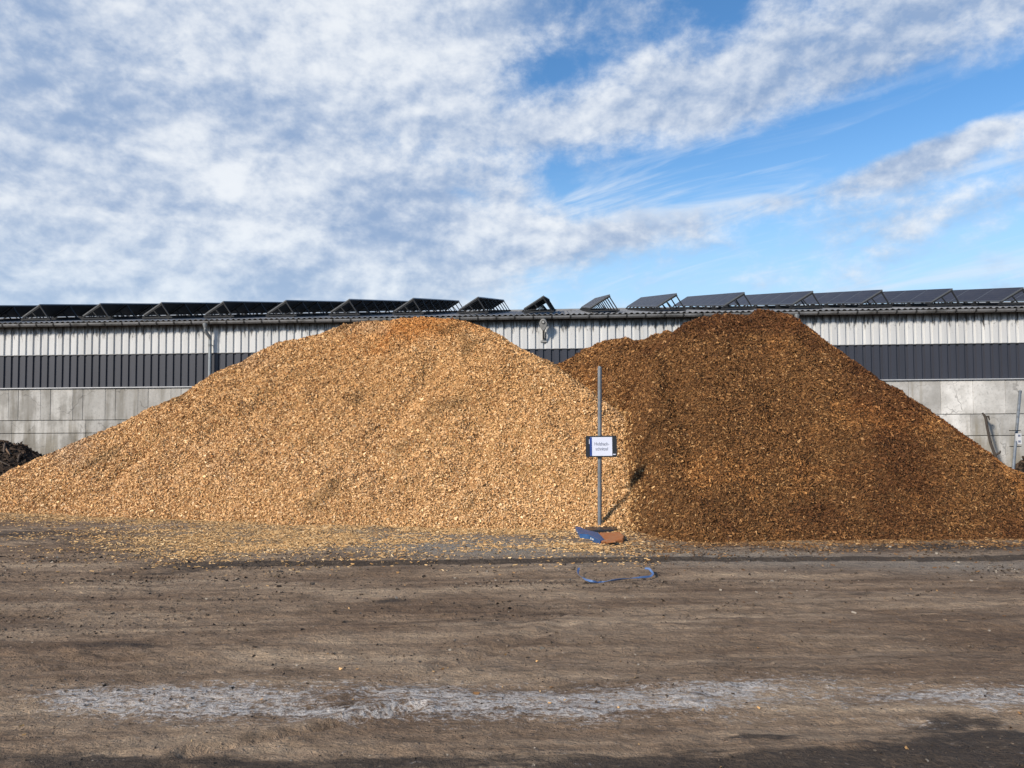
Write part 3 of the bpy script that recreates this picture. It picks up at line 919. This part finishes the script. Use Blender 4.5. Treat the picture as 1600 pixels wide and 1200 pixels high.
def make_pile(name, label, fn, other, xr, yr, step, nchips, palette, base_cols, chip_len, patch, grain_seed):
    xs = np.arange(xr[0], xr[1], step); ys = np.arange(yr[0], yr[1], step)
    X, Y = np.meshgrid(xs, ys, indexing='ij')
    Z = fn(X, Y) - 0.012
    me = grid_mesh(name, xs, ys, np.maximum(Z, -0.25), mask=Z > -0.12)
    pile = link(name, me, None, pile_mat(name + '_bed', *base_cols))
    tag(pile, label, 'chip pile')
    # loose chips over everything that can be seen from the yard
    n0 = int(nchips * 3.6)
    px_ = rng.uniform(xr[0], xr[1], n0); py_ = rng.uniform(yr[0], yr[1], n0)
    z = fn(px_, py_)
    zo = other(px_, py_)
    ridge_y = patch['ridge_y'](px_)
    ok = (z > -0.02) & (z > zo - 0.10) & (py_ < ridge_y)
    # more chips where the surface is nearer
    keep_p = np.clip((13.0 / np.maximum(py_, 9)) ** 2.0, 0.30, 1.0)
    ok &= rng.uniform(size=n0) < keep_p
    px_, py_, z, zo = px_[ok][:nchips], py_[ok][:nchips], z[ok][:nchips], zo[ok][:nchips]
    n = len(px_)
    N = normals(fn, px_, py_)
    grow = np.clip(py_ / 11.5, 0.9, 1.45)
    L = np.minimum(rng.lognormal(math.log(chip_len), 0.30, n), chip_len * 2.3) * grow
    W = L * rng.uniform(*patch['width'], n); T = W * rng.uniform(0.45, 0.9, n)
    pal = np.array([p[:3] for p in palette]); wts = np.array([p[3] for p in palette]); wts = wts / wts.sum()
    c = pal[rng.choice(len(pal), n, p=wts)]
    c = c * rng.normal(1.0, 0.10, (n, 1)).clip(0.6, 1.4)
    c = patch['tint'](c, px_, py_, z)
    # a few chips of the neighbouring pile mixed in along the seam
    op = np.array([p[:3] for p in patch['other']]); ow = np.array([p[3] for p in patch['other']])
    sw_ = rng.uniform(size=n) < patch['seam'] * np.exp(-np.clip(z - zo, 0, 9) / 0.16) * sstep(zo, -0.30, 0.05)
    c = np.where(sw_[:, None], op[rng.choice(len(op), n, p=ow / ow.sum())], c)
    Pn = np.stack([px_, py_, z + rng.uniform(-0.012, 0.016, n)], -1)
    me = chips_mesh('loose_chips', Pn, N, L, W, T, 0.48, c.clip(0.005, 0.95))
    ch = link('loose_chips', me, pile, M_CHIP)
    tag(ch, kind='stuff')
    print(name, 'chips', n)
    return pile

ryL = lambda x: np.interp(x, RID_L[:, 0], RID_L[:, 1]) + 1.1 + 3.0 * sstep(x, 0.1, 0.6)
def ryR(x):
    r = RID_R[np.argsort(RID_R[:, 0])]
    o = np.interp(x, r[:, 0], np.maximum.accumulate(r[::-1, 1])[::-1])
    return np.maximum(o, 12.0) + 1.2

def tint_left(c, x, y, z):
    # moist orange wood near the crest, dry grey drifts lower down
    a = sstep(fbm(x * 0.55 + 3, y * 0.55, 61, 4) + 0.35 * (z - 2.6), 0.25, 0.9)[:, None]
    c = c * (1 - a) + c * np.array([0.92, 0.72, 0.50]) * a
    u, v = x * 0.8 + y * 0.6, -x * 0.6 + y * 0.8
    g = sstep(fbm(u * 0.9, v * 0.28, 64, 4), 0.05, 0.55)[:, None]
    c = c * (1 - g * 0.30) + (c.mean(1, keepdims=True) * np.array([0.98, 0.78, 0.58])) * g * 0.30
    b = sstep(fbm(x * 1.3, y * 1.3, 66, 4), 0.30, 0.7)[:, None]
    lo = sstep(z, 2.6, 0.4)[:, None]
    c = c * (1 - lo) * np.array([0.98, 0.95, 0.95]) + c * lo * np.array([1.12, 1.13, 1.22])
    return c * (1 - 0.40 * b) * np.array([1.10, 1.10, 1.12])
def tint_right(c, x, y, z):
    a = sstep(fbm(x * 0.7, y * 0.7, 71, 4), 0.0, 0.45)[:, None]
    c = c * (1 - a) + c * np.array([0.60, 0.52, 0.50]) * a
    b = sstep(fbm(x * 1.1, y * 1.1, 75, 4), 0.10, 0.6)[:, None]
    sh = (sstep(x, 3.2, 2.2) * sstep(y, 13.6, 15.0))[:, None]
    return c * (1 + b * np.array([0.46, 0.40, 0.28])) * np.array([0.92, 0.82, 0.72]) * (1 + 0.18 * sh)

PAL_L = [(0.56, 0.335, 0.142, 5), (0.62, 0.39, 0.175, 3.2), (0.49, 0.275, 0.105, 3.4), (0.39, 0.205, 0.073, 2.0), (0.72, 0.50, 0.26, 1.1), (0.25, 0.125, 0.045, 0.9)]
PAL_R = [(0.185, 0.094, 0.036, 5), (0.25, 0.132, 0.050, 2.8), (0.120, 0.059, 0.023, 4), (0.34, 0.195, 0.080, 1.5), (0.48, 0.31, 0.15, 0.6), (0.070, 0.036, 0.016, 1.8)]
pile_l = make_pile('wood_chip_pile', 'large pale golden wood chip pile on the left of the sign post', h_left, h_right, (-12.5, 3.6), (8.8, 19.5), 0.06, 245000,
                   PAL_L, (rgb(0.28, 0.15, 0.055), rgb(0.46, 0.29, 0.125)), 0.026, {'width': (0.32, 0.60), 'other': PAL_R, 'seam': 0.35, 'ridge_y': ryL, 'tint': tint_left}, 1)
pile_r = make_pile('wood_chip_pile', 'dark brown bark and chip pile on the right of the sign post', h_right, h_left, (-0.6, 12.0), (9.0, 21.0), 0.06, 200000,
                   PAL_R, (rgb(0.060, 0.030, 0.012), rgb(0.150, 0.076, 0.029)), 0.032, {'width': (0.20, 0.45), 'other': PAL_L, 'seam': 0.75, 'ridge_y': ryR, 'tint': tint_right}, 2)

# chips strewn thinly over the yard in front of the piles
na, nb = 640000, 60000
n0 = na + nb
sx_, sy_ = rng.uniform(-9.5, 9.5, n0), np.concatenate([rng.uniform(8.0, 13.8, na), rng.uniform(3.2, 8.0, nb)])
hl, hr = h_left(sx_, sy_, False), h_right(sx_, sy_, False)
hm = np.maximum(hl, hr)
prob = np.exp(-np.clip(-hm, 0, 9) / np.where(hl > hr, 0.30, 0.20)) * 1.0
ptx, pty = 800 + FPX * sx_ / sy_, 655 + FPX * CAM_H / sy_
tongue = np.exp(-((ptx - 430) / 230) ** 2 - ((pty - 838) / 26) ** 2) * 1.1 + np.exp(-((ptx - 960) / 150) ** 2 - ((pty - 862) / 13) ** 2) * 0.9
prob = np.maximum(prob * sstep(sy_, 7.6, 8.9), tongue * (0.4 + 0.6 * sstep(fbm(sx_ * 1.3, sy_ * 2.2, 81, 3), -0.3, 0.4)))
prob = prob * (0.25 + 0.75 * sstep(fbm(sx_ * 2.1, sy_ * 3.0, 83, 3), -0.35, 0.25))
prob = np.maximum(prob, (0.0018 + 0.012 * sstep(fbm(sx_ * 1.1, sy_ * 2.0, 85, 3), 0.1, 0.5)) * np.where(sy_ > 8, 0.5, 1.0))
ok = (hm < 0.05) & (rng.uniform(size=n0) < prob)
sx_, sy_, hl, hr = sx_[ok], sy_[ok], hl[ok], hr[ok]
n = len(sx_)
light = (hl - hr + rng.normal(0, 0.25, n)) > 0
pl, pr = np.array([p[:3] for p in PAL_L]), np.array([p[:3] for p in PAL_R])
wl, wr = np.array([p[3] for p in PAL_L]), np.array([p[3] for p in PAL_R])
c = np.where(light[:, None], pl[rng.choice(len(pl), n, p=wl / wl.sum())] * np.array([0.96, 1.0, 1.06]), pr[rng.choice(len(pr), n, p=wr / wr.sum())])
L = rng.lognormal(math.log(0.027), 0.32, n); W = L * rng.uniform(0.25, 0.5, n); T = W * rng.uniform(0.25, 0.5, n)
far_ = sy_ < 7
L[far_] *= 0.70
gz = g_height(sx_, sy_)
me = chips_mesh('strewn_wood_chips', np.stack([sx_, sy_, gz + 0.004], -1), np.tile(np.array([[0, 0, 1.0]]), (n, 1)), L, W, T, 0.22, c)
tag(link('strewn_wood_chips', me, None, M_CHIP), 'pale and brown wood chips strewn over the yard at the foot of the piles', 'wood chips', kind='stuff')
print('strewn', n)

# soil crumbs and small stones
n0 = 60000
sx_, sy_ = rng.uniform(-7.5, 7.5, n0), rng.uniform(3.1, 9.5, n0)
pr_ = 0.10 + 0.55 * sstep(fbm(sx_ * 0.8, sy_ * 2.0, 91, 4), 0.0, 0.5) + 0.5 * sstep(sy_, 4.0, 3.4)
ok = (rng.uniform(size=n0) < pr_ * np.clip(sy_ / 7, 0.35, 1)) & (np.abs(sx_) < sy_ * 0.75 + 0.3)
sx_, sy_ = sx_[ok], sy_[ok]; n = len(sx_)
L = rng.lognormal(math.log(0.0085), 0.5, n).clip(0.004, 0.032) * np.clip(sy_ / 5.0, 0.8, 1.6); W = L * rng.uniform(0.55, 0.95, n); T = L * rng.uniform(0.25, 0.5, n)
pal = np.array([(0.06, 0.043, 0.03), (0.09, 0.066, 0.047), (0.14, 0.106, 0.077), (0.04, 0.029, 0.021), (0.26, 0.225, 0.18)])
c = pal[rng.choice(5, n, p=[.32, .3, .18, .14, .06])]
me = chips_mesh('soil_crumbs', np.stack([sx_, sy_, g_height(sx_, sy_) + 0.002], -1), np.tile(np.array([[0, 0, 1.0]]), (n, 1)), L, W, T, 0.3, c)
tag(link('soil_crumbs', me, None, M_CHIP), 'dark crumbs of soil and small stones scattered over the lane', 'soil', kind='stuff')
print('crumbs', n)

# ------------------------------------------------------------------ compost heaps at the edges
def small_heap(name, label, pts, slope, seed, yr, xr, roots):
    rid = np.array([tuple(at(*p)) for p in pts])
    fn = lambda X, Y: heap(X, Y, rid, slope) + 0.10 * fbm(X * 1.6, Y * 1.6, seed, 4) + 0.05 * fbm(X * 5, Y * 5, seed + 3, 3)
    xs, ys = np.arange(*xr, 0.07), np.arange(*yr, 0.07)
    X, Y = np.meshgrid(xs, ys, indexing='ij'); Z = fn(X, Y)
    h = link(name, grid_mesh(name, xs, ys, np.maximum(Z, -0.2), mask=Z > -0.1), None, pile_mat(name + '_bed', rgb(0.020, 0.014, 0.010), rgb(0.060, 0.040, 0.027)))
    tag(h, label, 'compost heap')
    n0 = 9000
    x, y = rng.uniform(*xr, n0), rng.uniform(*yr, n0); z = fn(x, y); ok = z > 0
    x, y, z = x[ok], y[ok], z[ok]; n = len(x)
    pal = np.array([(0.035, 0.023, 0.016), (0.065, 0.042, 0.027), (0.10, 0.066, 0.042), (0.02, 0.014, 0.010), (0.19, 0.125, 0.08)])
    c = pal[rng.choice(5, n, p=[.35, .27, .14, .2, .04])]
    L = rng.lognormal(math.log(0.085), 0.5, n); W = L * rng.uniform(0.25, 0.55, n); T = W * 0.5
    tag(link('clods', chips_mesh('clods', np.stack([x, y, z], -1), normals(fn, x, y), L, W, T, 0.5, c), h, M_CHIP), kind='stuff')
    for (px_, py_, qx, qy, rr) in roots:
        def surf(a, b):
            best = None
            for yy in np.arange(yr[0], yr[1], 0.05):
                p = at(a, b, yy)
                if fn(np.array([p.x]), np.array([p.y]))[0] > p.z: return p
            return at(a, b, rid[0][1])
        a, b = surf(px_, py_), surf(qx, qy)
        mid = a.lerp(b, 0.5) + Vector((random.uniform(-.05, .05), -0.06, random.uniform(0, .06)))
        MB().tube([a, a.lerp(mid, .5) + Vector((.02, -.03, .03)), mid, b.lerp(mid, .5), b], [rr * .6, rr, rr, rr * .9, rr * .5], 7).build('root', plain('root_bark', rgb(0.10, 0.075, 0.055), 0.9), h, smooth=True)
    return h
small_heap('compost_heap', 'dark heap of soil and roots against the wall left of the pale pile', [(-160, 690, 21.2), (-60, 688, 21.2), (-20, 687, 21.0), (5, 684, 21.0), (22, 689, 21.0), (38, 708, 20.8)], 0.85, 101,
           (18.6, 23.4), (-17.5, -11.6), [(8, 692, 6, 712, 0.03), (28, 722, 36, 706, 0.025), (2, 742, 24, 745, 0.03), (-10, 718, 16, 728, 0.02), (30, 735, 44, 722, 0.022)])
small_heap('compost_heap', 'dark heap of soil at the right picture edge beside the steel pole', [(1614, 712, 22.0), (1645, 692, 22.0), (1720, 680, 22.0)], 0.95, 111,
           (19.6, 23.0), (13.4, 18.5), [])

# ------------------------------------------------------------------ sign post
M_PIPE = plain('post_steel', rgb(0.20, 0.215, 0.23), 0.5, 0.4, 0.3, 8, rgb(0.10, 0.09, 0.08))
base = on_ground(937, 830)
YP = base.y
sp = empty('sign_post', (base.x, YP, 0.0))
tag(sp, 'grey steel post carrying a framed paper sign in front of the piles', 'sign post')
zt = at(937, 572, YP).z
lean = at(937, 572, YP).x - base.x
MB().tube([(0, 0, 0.02), (lean * 0.5, 0, zt * 0.5), (lean, 0, zt - 0.02), (lean, 0, zt)], [0.030, 0.030, 0.030, 0.026], 14).build('post', M_PIPE, sp, smooth=True)
MB().tube([(lean * .55, 0, zt * .52), (lean * .55, 0, zt * .52 + 0.05)], 0.038, 14).build('clamp', M_PIPE, sp)
c0 = at(915, 681, YP - 0.05); c1 = at(964, 714, YP - 0.05)
sw, sh = c1.x - c0.x, c0.z - c1.z
cx, cz = (c0.x + c1.x) / 2 - base.x, (c0.z + c1.z) / 2
def rounded(w, h, r, n=5):
    o = []
    for (sx1, sz1, a0) in ((1, 1, 0), (-1, 1, 90), (-1, -1, 180), (1, -1, 270)):
        for k in range(n):
            t = R(a0 + 90 * k / (n - 1)); o.append((sx1 * (w / 2 - r) + r * math.cos(t), sz1 * (h / 2 - r) + r * math.sin(t)))
    return o
def plate(name, w, h, r, x, z, y0, y1, mat, parent):
    o = rounded(w, h, r); n = len(o); m = MB()
    m.v = [(a + x, y0, b + z) for a, b in o] + [(a + x, y1, b + z) for a, b in o]
    m.f = [tuple(range(n)), tuple(range(n, 2 * n))[::-1]] + [(i, n + i, n + (i + 1) % n, (i + 1) % n) for i in range(n)]
    m.mi = [0] * len(m.f)
    return m.build(name, mat, parent)
M_BLACK = plain('black_plastic', rgb(0.022, 0.024, 0.028), 0.4)
board = plate('sign_board', sw, sh, 0.022, cx, cz, -0.062, -0.034, M_BLACK, sp)
k = sw / 49.0
rim = MB()
for (a0, a1, b0_, b1_) in ((-sw / 2 + .012, sw / 2 - .012, sh / 2 - .014, sh / 2 - .004), (-sw / 2 + .012, sw / 2 - .012, -sh / 2 + .004, -sh / 2 + .014)):
    rim.box(cx + a0, cx + a1, -0.068, -0.0625, cz + b0_, cz + b1_)
rim.build('rim', M_BLACK, board)
M_PAPER = plain('paper', rgb(0.66, 0.69, 0.80), 0.5, 0, 0.06, 5, bump=0.02)
M_BLUE = plain('blue_print', rgb(0.02, 0.06, 0.28), 0.5)
M_INK = plain('ink', rgb(0.16, 0.18, 0.25), 0.6)
px0 = cx - sw / 2 + 7.0 * k; px1 = cx - sw / 2 + 41.5 * k
MB().box(px0, px1, -0.0655, -0.0625, cz - sh / 2 + 2.0 * k, cz + sh / 2 - 2.0 * k).build('paper', M_PAPER, sp)
MB().box(px0 - 0.6 * k, px0 + 2.6 * k, -0.0675, -0.066, cz - sh / 2 + 2.2 * k, cz + sh / 2 - 2.2 * k).build('blue_strip', M_BLUE, sp)
MB().box(px0 - 1.9 * k, px0 - 1.0 * k, -0.0675, -0.066, cz + 4 * k, cz + 11 * k).build('white_mark', M_PAPER, sp)
MB().box(cx + sw / 2 - 6.2 * k, cx + sw / 2 - 2.2 * k, -0.0675, -0.0625, cz - sh / 2 + 3.5 * k, cz - sh / 2 + 5.0 * k).build('white_mark', M_PAPER, sp)
def text_mesh(s_, size):
    cu = bpy.data.curves.new('lettering', 'FONT'); cu.body = s_; cu.size = size; cu.align_x = 'CENTER'; cu.extrude = 0.0006; cu.space_character = 0.95
    o = bpy.data.objects.new('tmp', cu); COL.objects.link(o)
    bpy.context.view_layer.update()
    me = bpy.data.meshes.new_from_object(o.evaluated_get(bpy.context.evaluated_depsgraph_get()))
    bpy.data.objects.remove(o); return me
for s_, dz_ in (('Holzhack-', 1.6), ('schnitzel', -6.2)):
    o = link('lettering', text_mesh(s_, 7.6 * k), sp, M_INK)
    o.rotation_euler = (math.pi / 2, 0, 0); o.location = ((px0 + px1) / 2 + 0.8 * k, -0.0668, cz + dz_ * k)
    o.scale = (0.80, 1, 1)

# foot of the post: blue and orange plastic blocks
M_FBLUE = plain('blue_plastic', rgb(0.018, 0.085, 0.23), 0.45, 0, 0.3, 20, rgb(0.05, 0.07, 0.10))
M_FOR = plain('orange_plastic', rgb(0.48, 0.165, 0.045), 0.6, 0, 0.3, 18, rgb(0.36, 0.22, 0.12))
foot = empty('post_foot', (base.x, YP, 0.0))
tag(foot, 'blue and orange plastic foot holding the sign post among the chips', 'post foot')
def gl(px_, py_, z=0.0):
    p = on_ground(px_, py_, z); return (p.x - base.x, p.y - YP)
def prism(outline, z0, z1, inset=0.012):
    m = MB(); n = len(outline)
    c = Vector((sum(p[0] for p in outline) / n, sum(p[1] for p in outline) / n))
    top = [tuple(Vector(p) + (c - Vector(p)).normalized() * inset) for p in outline]
    m.v = [(a, b, z0) for a, b in outline] + [(a, b, z1 - 0.01) for a, b in outline] + [(a, b, z1) for a, b in top]
    m.f = [tuple(range(n))[::-1], tuple(range(2 * n, 3 * n))]
    for j in (0, n): m.f += [(j + i, j + (i + 1) % n, j + n + (i + 1) % n, j + n + i) for i in range(n)]
    m.mi = [0] * len(m.f); return m
zf = 0.075
bl = [gl(899, 829, .02), gl(906, 841, .02), gl(920, 842, .02), gl(938, 852, .02), gl(945, 850, .02), gl(935, 838, .02), gl(916, 834, .02), gl(906, 829, .02)]
blo = prism(bl, 0.01, zf).build('blue_block', M_FBLUE, foot)
orr = [gl(940, 853, .02), gl(973, 849, .02), gl(976, 843, .02), gl(968, 837, .02), gl(937, 838, .02)]
oro = prism(orr, 0.012, zf - 0.004).build('orange_block', M_FOR, foot)
rec = [gl(947, 845, .1), gl(962, 844, .1), gl(960, 841, .1), gl(948, 841, .1)]
prism(rec, zf - 0.002, zf + 0.012, 0.006).build('raised_pad', M_FOR, oro)
tb = [gl(912, 834, .03), gl(960, 832, .03), gl(966, 826, .03), gl(915, 826, .03)]
prism(tb, 0.005, 0.07).build('socket_plate', M_BLACK, foot)
M_MARK = plain('white_print', rgb(0.7, 0.72, 0.75), 0.6)
def faceplate(i, j, t0, t1, z0, z1):
    a, b = Vector(bl[i]), Vector(bl[j]); d = (b - a); nrm = Vector((d.y, -d.x)).normalized()
    if nrm.y > 0: nrm = -nrm
    p, q = a + d * t0 + nrm * 0.002, a + d * t1 + nrm * 0.002
    m = MB(); o = nrm * 0.003
    m.quadbox([(p.x, p.y, z0), (p.x + o.x, p.y + o.y, z0), (q.x + o.x, q.y + o.y, z0), (q.x, q.y, z0), (p.x, p.y, z1), (p.x + o.x, p.y + o.y, z1), (q.x + o.x, q.y + o.y, z1), (q.x, q.y, z1)])
    m.build('white_mark', M_MARK, blo)
faceplate(2, 3, 0.18, 0.25, 0.03, 0.055); faceplate(2, 3, 0.34, 0.44, 0.035, 0.055); faceplate(0, 1, 0.45, 0.58, 0.035, 0.052)

# blue strap lying on the lane
M_STRAP = plain('blue_strap', rgb(0.10, 0.18, 0.36), 0.6, 0, 0.3, 9, rgb(0.14, 0.12, 0.11))
pts = [(905, 889, .05), (903, 893, .045), (906, 900, .03), (914, 907, .02), (926, 912, .012), (940, 912.5, -.012), (952, 911, .006), (965, 909, .014), (985, 906, .016), (1003, 903, .016), (1014, 900, .02), (1020, 896, .03), (1016, 891, .04), (1008, 889, .04)]
cen = [on_ground(a, b, c_) for a, b, c_ in pts]
fine = []
for i in range(len(cen) - 1):
    p0, p1, p2, p3 = cen[max(i - 1, 0)], cen[i], cen[i + 1], cen[min(i + 2, len(cen) - 1)]
    for q in range(5):
        t = q / 5
        fine.append(0.5 * ((2 * p1) + (p2 - p0) * t + (2 * p0 - 5 * p1 + 4 * p2 - p3) * t * t + (3 * p1 - p0 - 3 * p2 + p3) * t ** 3))
fine.append(cen[-1])
m_ = MB(); nf = len(fine)
for i, p in enumerate(fine):
    gzz = float(g_height(np.array([p.x]), np.array([p.y]))[0])
    d = (fine[min(i + 1, nf - 1)] - fine[max(i - 1, 0)]).normalized()
    side = d.cross(Vector((0, 0, 1))).normalized()
    tw = 0.9 * math.sin(i * 0.23)
    wv = (side * math.cos(tw) + Vector((0, 0, 1)) * math.sin(tw)) * 0.011
    nn = wv.cross(d).normalized() * 0.0015
    cpt = Vector((p.x, p.y, p.z + gzz + 0.012))
    m_.v += [tuple(cpt - wv - nn), tuple(cpt + wv - nn), tuple(cpt + wv + nn), tuple(cpt - wv + nn)]
for i in range(nf - 1):
    for q in range(4): m_.f.append((i * 4 + q, i * 4 + (q + 1) % 4, i * 4 + 4 + (q + 1) % 4, i * 4 + 4 + q)); m_.mi.append(0)
m_.f += [(3, 2, 1, 0), (nf * 4 - 4, nf * 4 - 3, nf * 4 - 2, nf * 4 - 1)]; m_.mi += [0, 0]
strap = m_.build('plastic_strap', M_STRAP)
tag(strap, 'blue plastic packing strap lying curled on the dirt lane', 'strap')

# branch leaning on the wall
p0, p1 = at(1562, 742, 22.2), at(1535, 645, 22.85)
br = [p0, p0.lerp(p1, .25) + Vector((.03, 0, .02)), p0.lerp(p1, .5) + Vector((-.01, 0, 0)), p0.lerp(p1, .75) + Vector((.02, 0, 0)), p0.lerp(p1, .93) + Vector((.06, 0, 0)), p1]
bmb = MB(); bmb.tube(br, [0.042, 0.042, 0.038, 0.036, 0.045, 0.025], 9)
bmb.tube([br[4], br[4] + Vector((.07, -.03, .02)), br[4] + Vector((.09, -.04, -.10))], [0.035, 0.03, 0.015], 7)
bmb.tube([br[1] + Vector((0, 0, .1)), br[1] + Vector((.09, -.03, .16)), br[1] + Vector((.11, -.04, .22))], [0.03, 0.03, 0.015], 7)
tag(bmb.build('branch', plain('bark', rgb(0.055, 0.043, 0.034), 0.9, 0, 0.6, 12), None, smooth=True), 'crooked dark branch leaning against the concrete wall on the right', 'branch')

# leaning steel pole with a small plate
p0 = on_ground(1582, 743); p1 = at(1594, 611, p0.y + 1.2)
pole = empty('steel_pole', p0)
tag(pole, 'slim galvanised pole with a small white plate leaning at the right wall', 'pole')
d = p1 - p0
MB().tube([(0, 0, -0.05), tuple(d * .5), tuple(d * .985), tuple(d)], [0.040, 0.040, 0.040, 0.034], 12).build('tube', M_GALV, pole, smooth=True)
MB().tube([tuple(d * .985), tuple(d * 1.0)], 0.046, 12).build('cap', M_GALV, pole)
c = d * 0.42
pc = MB().box(c.x - 0.04, c.x + 0.12, c.y - 0.065, c.y - 0.05, c.z - 0.15, c.z + 0.15).build('plate', plain('white_plate', rgb(0.60, 0.61, 0.62), 0.5, 0, 0.2, 10, rgb(0.35, 0.34, 0.32)), pole, bevel=0.003)
for zz in (-0.10, 0.06): MB().box(c.x + 0.02, c.x + 0.085, c.y - 0.070, c.y - 0.0655, c.z + zz, c.z + zz + 0.055).build('dark_mark', M_INK, pc)
for zz in (-0.22, 0.215): MB().box(c.x - 0.16, c.x + 0.09, c.y - 0.085, c.y - 0.066 + 0.1, c.z + zz, c.z + zz + 0.022).build('pipe_clip', M_RACK, pole)

n_tri = sum(len(o.data.loops) - 2 * len(o.data.polygons) for o in scene.objects if o.type == 'MESH')
print('triangles about', n_tri)
